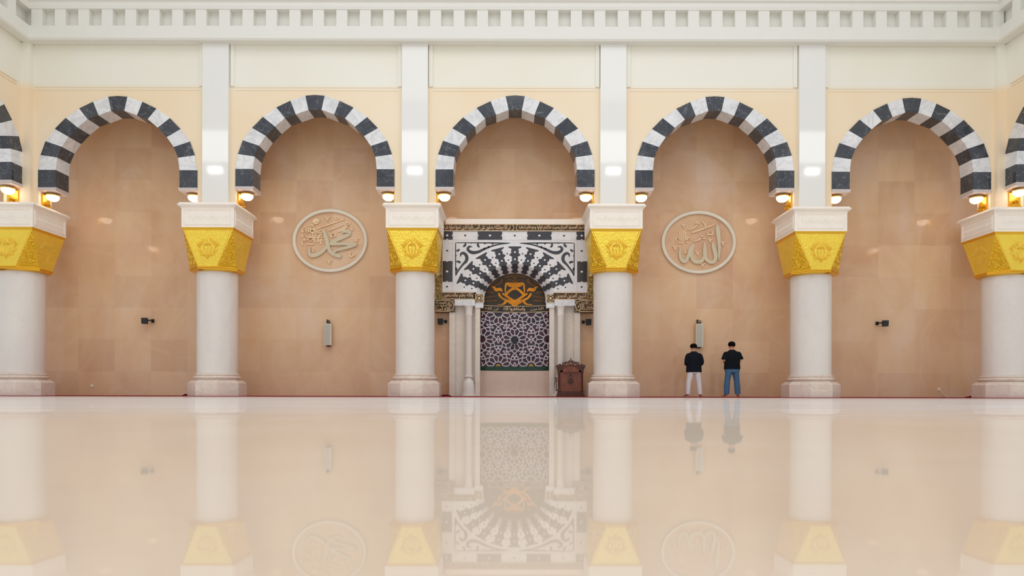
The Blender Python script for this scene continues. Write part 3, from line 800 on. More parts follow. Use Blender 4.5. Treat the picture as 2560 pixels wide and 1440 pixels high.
# niche interior
a_ = 89*DI/F; b_ = .5; D0 = DI
def nd(x): u = max(-1, min(1, (x-CXI)/a_)); return D0+b_*math.sqrt(max(0, 1-u*u))
def niche_seg(px_y0, px_y1, mat, name, off=0.0, n=40):
    m = MB(); z0, z1 = (FL if px_y1 > 990 else PZ(px_y1, 23.8)), PZ(px_y0, 23.8)
    r0 = []; r1 = []
    for i in range(n+1):
        t = PI*i/n; x = CXI-a_*math.cos(t); y = D0+b_*math.sin(t)-off
        r0.append((x, y, z0)); r1.append((x, y, z1))
    m.rings([r0, r1], closed=False, cap=False); m2 = m
    return m2.build(name, mat, mi, 60)
niche_seg(927, 994, M['niche_base'], 'niche_base')
niche_seg(915.5, 927, M['green'], 'green_band')
lat = niche_seg(780, 915.5, M['mosaic'], 'mosaic_panel')
nb = niche_seg(764, 780, M['niche_band'], 'niche_lettered_band')
en = lambda x, z, h: (x, nd(x)-h, z)
m = MB(); text_mesh(m, shape_ar('واستغفروا الله'), PX(1258, 23.9), PX(1312, 23.9), PZ(778, 23.9), PZ(766, 23.9), en, .012, .02)
text_mesh(m, shape_ar('ان الله'), PX(1212, 23.8), PX(1245, 23.8), PZ(776, 23.8), PZ(768, 23.8), en, .012, .0)
text_mesh(m, shape_ar('الذين'), PX(1326, 23.8), PX(1358, 23.8), PZ(776, 23.8), PZ(768, 23.8), en, .012, .0)
for yy in (764.5, 779.5):
    stroke(m, [(CXI+a_*.97*math.sin(PI/2*k/12), PZ(yy, 23.8), .016) for k in range(-12, 13)], en, .008, 1, taper=False, sm=False)
m.build('lettering', M['brass'], nb)
# niche semi-dome
zd = PZ(764, 23.8); hd = 1.28
def dd(x, z):
    u = (x-CXI)/a_; v = max(0, (z-zd)/hd); return D0+b_*math.sqrt(max(0, 1-u*u-v*v))
m = MB(); rs = []
for j in range(17):
    ph = PI/2*j/16
    rs.append([(CXI-a_*math.cos(PI*i/32)*math.cos(ph), D0+b_*math.sin(PI*i/32)*math.cos(ph), zd+hd*math.sin(ph)) for i in range(33)])
m.rings(rs, closed=False, cap=False); dome = m.build('niche_dome', M['dome'], mi, 60)
ed = lambda x, z, h: (x, dd(x, z)-h, z)
def dp(x, y): px, py = 1180+x/10.286, 660+y/10.286; return PX(px, 23.75), PZ(py, 23.75)
def dstr(mb, pts, wide=1):
    for s in (0, 1):
        q = []
        for x, y, w_ in pts:
            X_, Z_ = dp(x, y)
            if s: X_ = 2*CXI-X_
            q.append((X_, Z_, w_/10.286*23.75/F))
        stroke(mb, q, ed, .012, 5)
m = MB()
dstr(m, [(1100, 1060, 120), (1080, 990, 170), (1020, 930, 110), (940, 850, 60), (850, 790, 60), (770, 740, 40)])
dstr(m, [(1040, 1010, 60), (960, 960, 70), (860, 910, 60), (760, 860, 50), (700, 790, 60), (680, 730, 30)])
dstr(m, [(860, 780, 60), (930, 700, 60), (1010, 640, 60), (1100, 600, 80)])
dstr(m, [(880, 920, 60), (830, 990, 60), (760, 1025, 30), (640, 1030, 12)])
dstr(m, [(850, 740, 20), (850, 620, 40), (880, 500, 60), (980, 520, 110), (1100, 530, 130)])
dstr(m, [(770, 700, 30), (720, 640, 70), (610, 660, 80), (560, 600, 50), (500, 590, 20)])
m.build('gold_arabesque', M['dome_gold'], dome)
m = MB()
dstr(m, [(560, 560, 40), (700, 500, 50), (760, 420, 60), (740, 360, 30)])
dstr(m, [(300, 880, 20), (420, 860, 40), (560, 830, 30), (640, 800, 20)]); dstr(m, [(330, 960, 20), (480, 940, 40), (640, 930, 30)])
dstr(m, [(330, 740, 14), (440, 720, 36), (560, 740, 30)]); dstr(m, [(420, 600, 14), (500, 520, 36), (600, 450, 30), (640, 380, 12)])
dstr(m, [(780, 300, 20), (880, 330, 50), (1000, 300, 40), (1100, 350, 50)]); dstr(m, [(850, 420, 20), (980, 400, 30), (1100, 450, 50)])
dstr(m, [(1020, 230, 14), (1060, 300, 40), (1090, 420, 50)])
m.build('brown_arabesque', M['dark_gold'], dome)
# geometric lattice on the curved panel
LS = 82*23.9/F; LX = 1.0; LZ = 66/.866/82      # rosette spacing
zc0 = PZ(849, 23.9); zlo, zhi = PZ(915, 23.8), PZ(781, 23.8)
lt = MB(); cr_ = MB(); ye = MB()
def seg(p, q, w=.030, mbx=None, h=.012):
    # subdivide, clip to the panel and map onto the curve
    n = 4; pts = [(p[0]+(q[0]-p[0])*i/n, p[1]+(q[1]-p[1])*i/n) for i in range(n+1)]
    for a, b in zip(pts, pts[1:]):
        if all(zlo < t[1] < zhi and abs(t[0]-CXI) < a_*.97 for t in (a, b)):
            stroke(lt if mbx is None else mbx, [(*a, w), (*b, w)], en, h, taper=False, sm=False)
def rosette(cx, cz):
    S = LS/2
    def P(r, deg): t = math.radians(deg); return (cx+r*S*math.cos(t), cz+r*S*LZ*math.sin(t))
    for k in range(12):
        a = k*30
        A0_, A1 = P(.24, a-15), P(.24, a+15); B = P(.36, a); Pk = P(.62, a); T0, T1 = P(.76, a-15), P(.76, a+15)
        seg(A0_, B); seg(B, A1); seg(B, Pk); seg(T0, Pk); seg(Pk, T1)
        # outward arms from petal tips
        E = P(.90, a); seg(T0, E); seg(E, T1)
        if k % 2 == 0: seg(E, P(1.0, a))
        else: seg(E, P(1.03, a-8)); seg(E, P(1.03, a+8)); seg(P(1.03, a-8), P(1.155, a)); seg(P(1.03, a+8), P(1.155, a))
        if k % 2 == 0: seg(P(.9, a), P(1.02, a+14)); seg(P(.9, a), P(1.02, a-14))
for j in range(-2, 3):
    for i in range(-3, 4):
        x_ = CXI+(i+(.5 if j % 2 else 0))*LS; z_ = zc0+j*LS*.866*LZ
        if abs(x_-CXI) < a_*1.3 and zlo-.6 < z_ < zhi+.6:
            rosette(x_, z_)
            if j == -1 and abs(x_-CXI) < a_:
                for q in range(12):
                    t = q*PI/6; p = (x_+.045*math.cos(t), z_+.045*math.sin(t))
                    if zlo < p[1] < zhi: disc(ye, p[0], p[1], .022, .02, en, .014, 6)
            for q in range(6):
                t = math.radians(30+60*q); p = (x_+LS*.577*math.cos(t), z_+LS*.577*LZ*math.sin(t))
                if zlo+.03 < p[1] < zhi-.03 and abs(p[0]-CXI) < a_*.93 and (i+j+q) % 2 == 0:
                    slab(cr_, [(p[0]-.06, p[1]), (p[0], p[1]-.05), (p[0]+.06, p[1]), (p[0], p[1]+.05)], en, .006)
lt.build('lattice', M['lattice'], lat); cr_.build('crimson_inlay', M['crimson'], lat); ye.build('yellow_inlay', M['yellow'], lat)
# small dark loudspeaker in the niche
m = MB(); yy = 23.75; m.box(PX(1281, yy), PX(1291.5, yy), yy, yy+.14, PZ(859, yy), PZ(844, yy)); m.lathe(PX(1286.3, yy), yy+.17, [(.02, PZ(853, yy)), (.02, PZ(850, yy))], 8)
own_origin(tag(m.build('niche_loudspeaker', M['black_plastic']), 'small dark box loudspeaker fixed on the star lattice inside the prayer niche', 'loudspeaker'))

# ================================================================ ROUND PLAQUES WITH SCRIPT
def medallion(px, py, rpx, rpy, label):
    D = DB-.03; r = root('round_plaque', (PX(px, D), DB, PZ(py+rpy, D)), label, 'wall plaque', 'oval script plaques')
    m = MB(); n = 96; rs = []
    for (o, d) in ((0, DB), (0, DB-.07), (1.0, DB-.085), (7.0, DB-.085), (8.0, DB-.07), (8.0, DB)):
        rs.append([(PX(px, D)+(rpx-o)*D/F*math.cos(2*PI*i/n), d, PZ(py, D)+(rpy-o)*D/F*math.sin(2*PI*i/n)) for i in range(n)])
    m.rings(rs, cap=False); m.build('ring', M['med'], r, 35)
    return r
def script(r, ox, oy, sc, strokes, name, mat, h, extra=None):
    if extra:
        for q in strokes: script(r, ox, oy, sc, [q], 'small_mark', mat, h)
        strokes = []; name = 'small_lettering'
    D = DB-.03; m = MB(); e = em(DB-.005)
    for i, pts in enumerate(strokes):
        stroke(m, [(PX(ox+x/sc, D), PZ(oy+y/sc, D), w_*1.1/sc*D/F) for x, y, w_ in pts], e, h+i*.003, 6)
    if extra: extra(m, e)
    return m.build(name, mat, r)
def vee(x, y, s=1): return [[(x-50*s, y-25*s, 10), (x-25*s, y-28*s, 16), (x, y+30*s, 20), (x+18*s, y-20*s, 12), (x+50*s, y-25*s, 12)]]
r = medallion(824.5, 603, 93.5, 79, 'pale oval plaque with raised name script, left of the prayer niche')
script(r, 700, 500, 7.2, [
    [(780, 530, 20), (800, 610, 55), (835, 720, 62), (860, 830, 60), (895, 930, 58), (970, 990, 60), (1050, 1015, 55), (1100, 1030, 45)],
    [(860, 820, 40), (800, 900, 52), (700, 975, 62), (600, 1008, 66), (545, 1000, 50), (522, 940, 40), (538, 850, 20)],
    [(900, 800, 50), (980, 748, 60), (1080, 700, 62), (1180, 660, 56), (1240, 620, 60), (1215, 575, 56), (1140, 578, 46), (1125, 612, 20)],
    [(890, 800, 50), (1000, 800, 50), (1150, 800, 46), (1300, 805, 50), (1385, 805, 30)],
    [(1370, 822, 34), (1250, 852, 50), (1110, 890, 46), (1010, 920, 36), (965, 965, 40), (985, 1000, 30)]], 'script', M['script'], .06)
script(r, 700, 500, 7.2, [
    [(735, 495, 12), (940, 425, 18), (1158, 352, 12)], [(865, 557, 12), (1000, 505, 18), (1135, 450, 12)],
    [(1020, 590, 10), (1130, 545, 18), (1215, 475, 20), (1240, 430, 18), (1205, 415, 16), (1188, 448, 16), (1230, 470, 14)],
    [(990, 345, 14), (1005, 310, 18), (1035, 320, 18), (1045, 345, 18), (1015, 352, 16), (990, 345, 12)],
    [(910, 620, 14), (915, 660, 18), (945, 660, 16), (950, 620, 14), (958, 662, 18), (990, 655, 16), (985, 610, 12)],
    [(1215, 965, 12), (1275, 955, 20), (1240, 1000, 20), (1280, 1025, 22), (1345, 985, 12)],
    [(600, 855, 12), (608, 900, 16), (585, 900, 16), (598, 940, 16), (625, 915, 12)], [(1270, 480, 10), (1285, 530, 16), (1300, 550, 14), (1308, 520, 10)],
    [(580, 410, 20), (640, 375, 60), (700, 375, 14)], [(590, 420, 14), (650, 430, 26), (690, 400, 14), (710, 360, 10)], [(520, 470, 12), (600, 455, 22), (560, 500, 12)]]
    + vee(850, 345) + vee(1368, 730) + vee(885, 1125), 'small_marks', M['script_gold'], .04,
    lambda m, e: text_mesh(m, '\uFDFA', PX(700+378/7.2, DB-.03), PX(700+765/7.2, DB-.03), PZ(500+825/7.2, DB-.03), PZ(500+465/7.2, DB-.03), e, .03, .03))
r = medallion(1745.5, 605, 93, 78.5, 'pale oval plaque with raised script, on the wall above the two men')
script(r, 1630, 500, 7.2, [
    [(1165, 435, 20), (1172, 520, 66), (1188, 660, 62), (1200, 800, 50), (1198, 960, 36), (1188, 1080, 10)],
    [(1080, 760, 20), (1095, 830, 56), (1120, 920, 66), (1138, 1020, 62), (1110, 1100, 56), (1040, 1115, 50), (975, 1070, 56), (945, 1000, 60), (940, 880, 60), (935, 755, 20)],
    [(930, 1010, 40), (890, 1085, 52), (810, 1112, 60), (735, 1080, 60), (700, 1000, 56), (705, 900, 50), (745, 795, 24)],
    [(735, 800, 20), (680, 870, 44), (650, 980, 50), (610, 1080, 56), (555, 1100, 56), (505, 1040, 46), (490, 940, 36), (505, 850, 12)]], 'script', M['script'], .06)
script(r, 1630, 500, 7.2, [
    [(705, 585, 16), (900, 515, 22), (1105, 440, 14)], [(635, 535, 10), (720, 505, 16), (790, 460, 18), (825, 420, 18), (800, 385, 16), (780, 410, 16), (825, 440, 12)],
    [(885, 385, 10), (935, 420, 18), (950, 465, 16), (925, 500, 10)],
    [(990, 570, 12), (1000, 615, 18), (1030, 610, 16), (1035, 565, 12), (1050, 615, 18), (1085, 605, 16), (1082, 560, 12)],
    [(735, 742, 10), (830, 712, 16), (895, 665, 18), (900, 630, 16), (880, 655, 16), (930, 690, 16), (935, 660, 12)],
    [(575, 905, 10), (585, 950, 16), (610, 940, 14)]]
    + vee(562, 460, .85) + vee(1040, 722, .85) + vee(1272, 772) + vee(412, 862, 1.1) + vee(820, 955) + vee(908, 1162), 'small_marks', M['script_gold'], .04,
    lambda m, e: text_mesh(m, '\uFDFB', PX(1630+415/7.2, DB-.03), PX(1630+700/7.2, DB-.03), PZ(500+800/7.2, DB-.03), PZ(500+545/7.2, DB-.03), e, .03, .03))

# ================================================================ WALL FITTINGS
for px, y0, y1, l in ((818.2, 810, 864, 'slim ivory column loudspeaker on the wall below the left oval plaque'), (1749.5, 808, 866, 'slim ivory column loudspeaker on the wall above the left man')):
    D = DB-.22; r = root('column_loudspeaker', (PX(px, D), DB, PZ(y1, D)), l, 'loudspeaker', 'ivory column loudspeakers'); hw = 9.3*D/F; x = PX(px, D)
    m = MB(); m.rings([[(x-hw, D+.16, z), (x-hw, D+.02, z), (x-hw+.02, D, z), (x+hw-.02, D, z), (x+hw, D+.02, z), (x+hw, D+.16, z)] for z in (PZ(y1, D), PZ(y0, D))]); m.build('case', M['spk_box'], r)
    m = MB(); m.box(x-hw+.03, x+hw-.045, D-.012, D, PZ(y1-2, D), PZ(y0+2, D)); m.build('grille', M['spk_grille'], r)
    m = MB(); m.box(x-.045, x+.045, D+.06, DB, PZ(y0, D), PZ(y0-4, D)); m.box(x-.06, x-.03, DB-.1, DB, PZ(y0-1, D), PZ(y0-11, D)); m.tube([(x-.04, DB-.08, PZ(y0-9, D)), (x+.05, D+.08, PZ(y0-7, D)), (x+.05, D+.08, PZ(y0, D))], .014, 6)
    m.box(x-.05, x+.05, D+.08, DB, PZ(y1+3, D), PZ(y1, D)); m.build('bracket', M['black_plastic'], r)
for px, py, s, l in ((359.5, 804, 1, 'black box loudspeaker on the far left stretch of brown wall'), (2214.5, 806, -1, 'black box loudspeaker on the far right stretch of brown wall'),
                     (1100.5, 804, 1, 'black box loudspeaker just left of the prayer niche'), (1471, 804.5, -1, 'black box loudspeaker above and right of the wooden pulpit')):
    D = DB-.3; x = PX(px, D); z = PZ(py, D); r = root('box_loudspeaker', (x, DB, z-.1), l, 'loudspeaker', 'black box loudspeakers')
    m = MB(); rs = []
    for zz, o in ((z-.1, .0), (z+.1, .012)):
        rs.append([(x-.088-o, D, zz), (x+.088+o, D, zz), (x+.06, D+.15, zz), (x-.06, D+.15, zz)])
    m.rings(rs); m.build('case', M['black_plastic'], r)
    m = MB(); m.tube([(x+s*.05, D+.12, z+.02), (x+s*.13, D+.14, z+.03), (x+s*.15, DB-.04, z+.03)], .022, 8); m.box(x+s*.15-.045, x+s*.15+.045, DB-.035, DB, z-.03, z+.08); m.build('bracket', M['black_plastic'], r)
for px, py, l in ((230, 967, 'small ivory wall socket low on the far left wall'), (2347, 971, 'small ivory wall socket with a cord low on the far right wall')):
    x, z = PX(px, DB), PZ(py, DB); r = root('wall_socket', (x, DB, z-.05), l, 'socket', 'ivory wall sockets')
    m = MB(); m.box(x-.055, x+.055, DB-.012, DB, z-.05, z+.05); m.build('plate', M['white_plastic'], r)
    m = MB(); m.box(x-.035, x+.035, DB-.02, DB-.012, z-.03, z+.03); m.build('insert', M['white_plastic'], r)
pt_ = [(2350, 973, .02), (2354, 977, .05), (2358, 984, .07), (2366, 989, .09), (2372, 991.5, .12)]
own_origin(tag(MB().tube(cr([(PX(a, DB-d), DB-d, max(FL+.011, PZ(b, DB-d))) for a, b, d in pt_]+[(PX(2400, DB-.15), DB-.15, FL+.011), (PX(2432, DB-.2), DB-.3, FL+.011)], 5), .01, 6).build('power_cord', M['white_plastic']),
    'thin ivory cord trailing from the right wall socket to the floor', 'cord'))
# folded cloths at the column feet
for a0, a1, hpx, l, y in ((112, 131, 6, 'dark maroon folded rug beside the far left column', 22.9), (459, 473, 5, 'maroon cloth tucked left of the second column', 22.9),
                       (1099, 1128, 5, 'crumpled maroon rug left of the prayer niche', 23.0), (2416, 2452, 5, 'low maroon folded rug beside the far right column', 22.9)):
    m = MB(); rs = []; x0, x1 = PX(a0, y), PX(a1, y); n = 9
    for i in range(n):
        t = i/(n-1); x = x0+(x1-x0)*t; hh = max(.01, hpx*y/F*(math.sin(PI*(.08+.84*t)))*(.85+.15*math.sin(7*t*PI)))
        rs.append([(x, y-.16*(.5+.5*math.sin(PI*t)), FL)]+[(x, y-.15*math.cos(PI*q/8), FL+hh*math.sin(PI*q/8)) for q in range(1, 8)]+[(x, y+.16*(.5+.5*math.sin(PI*t)), FL)])
    m.rings(rs); own_origin(tag(m.build('folded_rug', M['maroon'], None, 50), l, 'rug', 'maroon rugs on the floor'))

# ================================================================ WOODEN PULPIT
yp = 22.55
def PXp(p): return PX(p, yp)
def PZp(p): return PZ(p, yp)
pr = root('wooden_pulpit', (PXp(1426.5), yp+.3, FL), 'carved dark wooden pulpit with pierced crest standing right of the niche', 'pulpit')
xa, xb = PXp(1395.5), PXp(1458); xm = (xa+xb)/2
m = MB(); m.box(xa, xb, yp+.04, yp+.40, .10, PZp(926)); m.build('body', M['wood'], pr)
m = MB()
for zz0, zz1, o in ((FL, .07, .045), (.07, .10, .03), (.10, .16, .018), (.16, .19, .008)): m.box(xa-o, xb+o, yp+.04-o, yp+.40+o, zz0, zz1)
m.build('foot_moulding', M['wood_dark'], pr)
m = MB()
for s in (xa+.035, xb-.035):
    m.lathe(s, yp+.03, [(.04, .19), (.045, .24), (.03, .27)]+[(.032, .3), (.032, PZp(934)), (.045, PZp(931)), (.045, PZp(926))], 16)
m.build('corner_column', M['wood_dark'], pr, 40)
m = MB()
for y0, y1, o in ((930, 926, .0), (926, 923, .02), (923, 920, .035), (920, 917, .05), (917, 912, .065)): m.box(xa-o, xb+o, yp+.04-o, yp+.40+o*.3, PZp(y0), PZp(y1))
m.build('cornice', M['wood_dark'], pr)
m = MB()
arc = [(xm+.22*math.cos(a), PZp(921)+.12*math.sin(a)) for a in [PI*i/16 for i in range(17)]]
m.prism_xz([(xm-.26, PZp(930)), (xm+.26, PZp(930))]+[(xm+.25*math.cos(a), PZp(921)+.14*math.sin(a)) for a in [PI*i/16 for i in range(17)]], yp-.045, yp+.1)
e_ = lambda x, z, h: (x, yp-.045-h, z)
for rr, ww in ((.235, .02), (.19, .014)): stroke(m, [(xm+rr*math.cos(PI*i/16), PZp(922)+rr*.56*math.sin(PI*i/16), ww) for i in range(17)], e_, .015, 1, ridge=True, taper=False)
m.build('arched_pediment', M['wood'], pr)
m = MB()
ec = lambda x, z, h: (x, yp+.0-h, z)
def scr(pts):
    for s in (-1, 1): stroke(m, [(xm+s*x, PZp(912)+z, w_) for x, z, w_ in pts], ec, .03, 5)
scr([(.27, -.02, .03), (.255, .06, .03), (.2, .085, .03), (.15, .06, .028), (.14, .03, .02)])
scr([(.27, -.02, .02), (.20, .0, .03), (.17, .04, .03), (.2, .055, .02), (.215, .03, .015)])
scr([(.17, .07, .03), (.12, .10, .03), (.07, .11, .03), (.03, .15, .03), (0, .17, .02)])
scr([(.14, .05, .02), (.10, .06, .03), (.06, .09, .02)]); scr([(.12, .02, .02), (.06, .05, .03), (.0, .09, .03)])
scr([(.05, .07, .02), (.03, .11, .03), (.0, .12, .02)]); scr([(.20, -.02, .02), (.10, .0, .02), (0, .03, .03)]); scr([(.24, -.03, .02), (.23, .03, .02), (.25, .05, .015)])
stroke(m, [(xm, PZp(912)+.17, .014), (xm, PZp(912)+.21, .022), (xm-.005, PZp(912)+.25, .012)], ec, .02, 3)
for sx in (-1, 1):
    stroke(m, [(xm+sx*.41, PZp(917), .06), (xm+sx*.36, PZp(911), .05), (xm+sx*.30, PZp(914), .03)], ec, .04, 4)
# back thickness of the crest
m.add([(x, y+.03, z) for x, y, z in m.v], [tuple(f) for f in m.f]); m.build('pierced_crest', M['wood_dark'], pr)
m = MB(); eb = lambda x, z, h: (x, yp+.04-h, z); zc_ = PZp(952)
disc(m, xm, zc_, .10, .115, eb, .015, 24); stroke(m, [(xm-.07, zc_+.13, .02), (xm, zc_+.19, .05), (xm+.07, zc_+.13, .02)], eb, .015)
stroke(m, [(xm, zc_+.16, .06), (xm, zc_+.25, .02)], eb, .015); stroke(m, [(xm, zc_-.12, .05), (xm, zc_-.24, .012)], eb, .012)
for q in range(10):
    t = q*PI/5; stroke(m, [(xm+.03*math.cos(t), zc_+.035*math.sin(t), .02), (xm+.085*math.cos(t+.4), zc_+.1*math.sin(t+.4), .02)], lambda x, z, h: eb(x, z, h+.015), .012, ridge=True)
m.build('carved_medallion', M['wood_dark'], pr)
m = MB(); xs_ = PXp(1391.5)
m.tube([(xs_, yp+.2, .2), (xs_, yp+.2, .5), (xs_-.01, yp+.2, PZp(944))], [.018, .016, .016], 8); m.lathe(xs_-.015, yp+.2, [(.005, PZp(944)-.02), (.03, PZp(944)), (.005, PZp(944)+.025)], 10)
m.box(xs_-.01, xa, yp+.18, yp+.22, .2, .24); m.box(xs_-.01, xa, yp+.18, yp+.22, PZp(953), PZp(951)); m.build('side_rail', M['wood_dark'], pr)

# ================================================================ PEOPLE
def skin_obj(name, nodes, edges, mat, parent, sub=2, rootnode=0):
    me = bpy.data.meshes.new(name); me.from_pydata([n[0] for n in nodes], edges, [])
    o = bpy.data.objects.new(name, me); COL.objects.link(o)
    md = o.modifiers.new('s', 'SKIN'); md.use_smooth_shade = True; md.branch_smoothing = .3
    sv = me.skin_vertices[0].data
    for i, n in enumerate(nodes): sv[i].radius = n[1] if isinstance(n[1], tuple) else (n[1], n[1]); sv[i].use_root = (i == rootnode)
    s = o.modifiers.new('u', 'SUBSURF'); s.levels = sub; s.render_levels = sub
    bpy.context.view_layer.update()
    dg = bpy.context.evaluated_depsgraph_get(); nm = bpy.data.meshes.new_from_object(o.evaluated_get(dg))
    bpy.data.objects.remove(o); bpy.data.meshes.remove(me)
    nm.name = name; nm.materials.clear(); nm.materials.append(mat); nm.shade_smooth()
    q = bpy.data.objects.new(name, nm); COL.objects.link(q); q.parent = parent; return q
def ringtube(mb, sections, n=20):
    # sections: (cx, cy, z, rx, ry)
    mb.rings([[(cx+rx*math.cos(2*PI*i/n), cy+ry*math.sin(2*PI*i/n), z) for i in range(n)] for cx, cy, z, rx, ry in sections])
def person(px, y, hpx, label, long_sleeve, trousers, shirt, stance, hairtop, waist, hem_w, cuff):
    r = root('person', (PX(px, y), y, FL), label, 'person')
    nodes = []; edges = []
    def nd_(p, rr, par=None):
        nodes.append((p, rr))
        if par is not None: edges.append((par, len(nodes)-1))
        return len(nodes)-1
    pel = nd_((0, 0, .95), (.13, .10)); sp_ = nd_((0, -.01, 1.12), (.125, .095), pel); ch = nd_((0, -.015, 1.30), (.15, .105), sp_)
    nb_ = nd_((0, 0, 1.42), (.085, .07), ch); nk = nd_((0, .02, 1.48), .055, nb_); nk2 = nd_((0, .035, 1.53), .054, nk)
    hd1 = nd_((0, .05, 1.585), (.078, .08), nk2); hd2 = nd_((0, .055, 1.645), (.086, .092), hd1); hd3 = nd_((0, .05, 1.70), (.066, .08), hd2)
    for s in (-1, 1):
        nd_((s*.094, .045, 1.61), (.012, .022), hd1)
        sh = nd_((s*.155, -.01, 1.345), (.05, .05), ch); el = nd_((s*.205, -.03, 1.13), (.043, .043), sh)
        fa = nd_((s*.18, .10, 1.08), (.038, .036), el); wr = nd_((s*.09, .20, 1.10), (.026, .022), fa); pm = nd_((s*.04, .225, 1.12), (.034, .018), wr)
        for q in range(4):
            f1 = nd_((s*(.0)-s*.005, .235, 1.147-q*.019), .0085, pm); f2 = nd_((-s*.03, .232, 1.145-q*.018), .008, f1); nd_((-s*(.05-.004*abs(q-1)), .222, 1.14-q*.017), .007, f2)
        t1 = nd_((s*.055, .235, 1.155), .010, pm); nd_((s*.035, .24, 1.178), .009, t1)
        hp = nd_((s*.085, 0, .88), (.085, .09), pel); kn = nd_((s*(.065+stance*.42), .01, .50), (.056, .06), hp)
        cf = nd_((s*(.03+stance*.72), -.005, .33), (.052, .055), kn); an_ = nd_((s*stance*.98, -.01, .10), (.034, .036), cf)
        bl = nd_((s*(stance*1.0+.03), .07, .045), (.036, .028), an_); toe = nd_((s*(stance*1.0+.055), .14, .03), (.034, .018), bl)
        nd_((s*stance*.98, -.055, .04), (.028, .026), an_)
        for q in range(5):
            nd_((s*(stance+.055+(q-2)*.017), .185-abs(q-1)*.006, .02), .009, toe)
    nd_((0, .145, 1.60), (.012, .014), hd1)
    body = skin_obj('body', nodes, edges, M['skin'], r)
    m = MB(); 
    for s in (-1, 1):
        m.lathe(s*.032, .138, [(.001, 1.62), (.012, 1.626), (.012, 1.632), (.001, 1.638)], 8)
    m.tube([(-.025, .135, 1.565), (0, .142, 1.562), (.025, .135, 1.565)], .005, 6)
    f = m.build('face_features', M['hair'], None); f.parent = r
    # hair cap
    m = MB(); rs = []
    for j in range(11):
        ph = -PI*.16+(PI*.66)*j/10; fr = max(0, 1-j/4)
        rs.append([((.096+.003*fr)*max(1e-4, math.cos(ph))**.95*math.cos(2*PI*i/24), .042+.108*max(1e-4, math.cos(ph))**.95*math.sin(2*PI*i/24), 1.655+fr*.055*(max(-.35, math.sin(2*PI*i/24)))+hairtop*math.sin(ph)) for i in range(24)])
    m.rings(rs); hobj = m.build('hair', M['hair'], None, 60); hobj.parent = r
    # shirt
    sn = []; se = []
    def s_(p, rr, par=None):
        sn.append((p, rr))
        if par is not None: se.append((par, len(sn)-1))
        return len(sn)-1
    m = MB()
    ringtube(m, [(0, 0, waist, hem_w, .135), (0, 0, waist+.005, hem_w+.012, .145), (0, 0, waist+.10, hem_w+.006, .142), (0, -.01, 1.12, hem_w-.004, .145), (0, -.015, 1.25, .2, .15), (0, -.015, 1.34, .198, .14), (0, -.01, 1.395, .168, .12),
                 (0, 0, 1.435, .12, .095), (0, .008, 1.465, .082, .075), (0, .012, 1.482, .068, .066)], 28)
    for s in (-1, 1):
        if long_sleeve:
            pts = [(s*.09, -.01, 1.36), (s*.15, -.012, 1.352), (s*.178, -.02, 1.29), (s*.196, -.03, 1.22), (s*.204, -.035, 1.12), (s*.195, .02, 1.07), (s*.17, .11, 1.08), (s*.10, .19, 1.10)]
            m.tube(cr(pts, 4), [.07+(.065-.07)*0]*4+[.072]*4+[.068]*4+[.066]*4+[.064]*4+[.058]*4+[.048]*4+[.042], 14)
        else:
            pts = [(s*.09, -.01, 1.35), (s*.16, -.012, 1.35), (s*.175, -.02, 1.30), (s*.195, -.03, 1.24), (s*.21, -.035, 1.17)]
            m.tube(cr(pts, 4), [.072]*4+[.078]*4+[.08]*4+[.084]*4+[.086], 14)
    so = m.build('shirt', shirt, None, 60); so.parent = r
    # trousers
    m = MB()
    ringtube(m, [(0, 0, waist+.08, hem_w-.012, .13), (0, 0, waist-.01, hem_w-.008, .132), (0, -.005, .80, hem_w-.01, .13), (0, -.005, .77, hem_w-.02, .12), (0, 0, .74, hem_w-.05, .10)], 28)
    for s in (-1, 1):
        ringtube(m, [(s*.085, 0, .82, .095, .12), (s*.094, 0, .74, .09, .112), (s*(.08+stance*.18), 0, .64, .083, .10), (s*(.065+stance*.42), .01, .50, .074, .088), (s*(.03+stance*.72), 0, .33, cuff+.004, .08), (s*stance*.97, -.01, .14, cuff, .075), (s*stance*.98, -.01, .085, cuff-.002, .072)], 18)
    to = m.build('trousers', trousers, None, 60); to.parent = r
    k = hpx*y/F/1.735
    r.scale = (k*1.18, k*1.0, k)
    return r
person(1734.5, 22.7, 133, 'barefoot man in a black long-sleeved top and white trousers, seen from behind', True, M['white_cotton'], M['shirt'], .17, .09, .80, .207, .062)
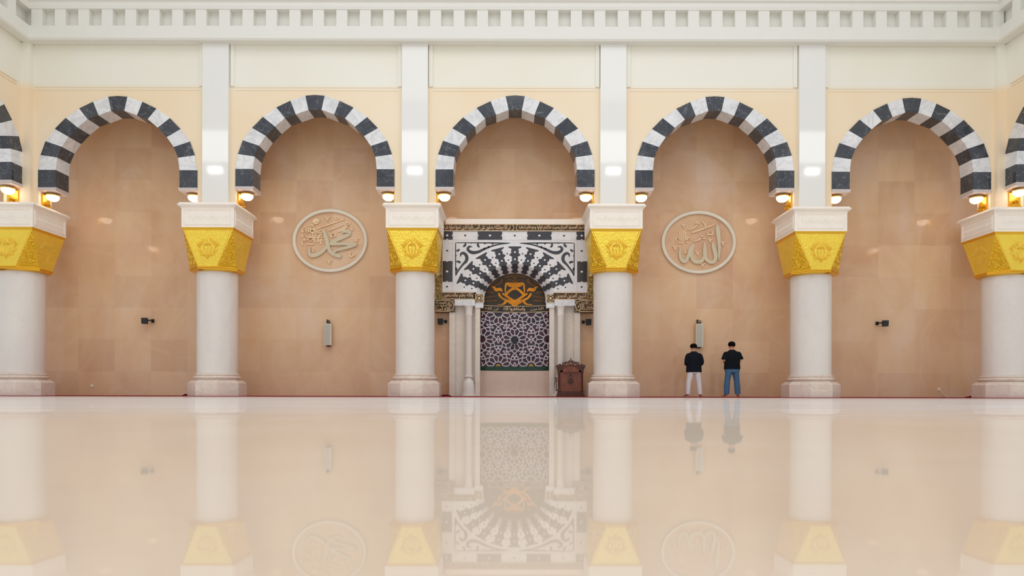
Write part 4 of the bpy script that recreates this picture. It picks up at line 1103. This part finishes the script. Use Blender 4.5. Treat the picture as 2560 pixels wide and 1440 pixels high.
person(1830, 22.7, 138, 'barefoot man in a black short-sleeved shirt and blue jeans, seen from behind', False, M['denim'], M['shirt2'], .15, .095, .87, .207, .074)

# ================================================================ LIGHT
W = bpy.data.worlds.new('hall_daylight'); SC.world = W; W.use_nodes = True
bg = W.node_tree.nodes['Background']; bg.inputs[0].default_value = (.985, .99, 1, 1); bg.inputs[1].default_value = .64
def area(name, loc, rot, sx, sy, e, c=(1, .97, .92)):
    l = bpy.data.lights.new(name, 'AREA'); l.shape = 'RECTANGLE'; l.size = sx; l.size_y = sy; l.energy = e; l.color = c
    o = bpy.data.objects.new(name, l); COL.objects.link(o); o.location = loc; o.rotation_euler = rot; return o
area('overhead_fill_light', (0, 9, 17.5), (0, 0, 0), 22, 14, 900, (.97, .99, 1))  # added unseen overhead fill, brightens the whole hall evenly
for px in (536.5, 1035.4, 1532, 2029.5):      # added unseen lights, placed so the polished pilasters mirror bright spots
    xx = (px-VX)/F*30.6
    area('pilaster_glint_light', (xx, 12.7, 9.9), (math.radians(73), 0, 0), .62, .28, 7, (1, 1, 1))
    area('pilaster_glow_light', (xx, 12.7, 10.95), (math.radians(73), 0, 0), 1.5, 1.3, 20, (.95, .98, 1))  # added broad panel for the softer glow above each glint

# ================================================================ CAMERA
cam = bpy.data.cameras.new('camera'); co = bpy.data.objects.new('camera', cam); COL.objects.link(co)
cam.sensor_fit = 'HORIZONTAL'; cam.sensor_width = 36; cam.lens = F/2560*36; cam.clip_start = .05; cam.clip_end = 200
cam.shift_x = -3/2560; cam.shift_y = (VY-720)/2560
co.location = (0, 0, H)
co.rotation_euler = (Matrix.Rotation(PI/2, 4, 'X') @ Matrix.Rotation(.0023, 4, 'Z')).to_euler()
SC.camera = co
SC.view_settings.view_transform = 'Standard'; SC.view_settings.look = 'None'; SC.view_settings.gamma = 1; SC.view_settings.use_curve_mapping = False
SC.view_settings.exposure = 0.2
SC.cycles.max_bounces = 8; SC.cycles.diffuse_bounces = 5; SC.cycles.sample_clamp_indirect = 6
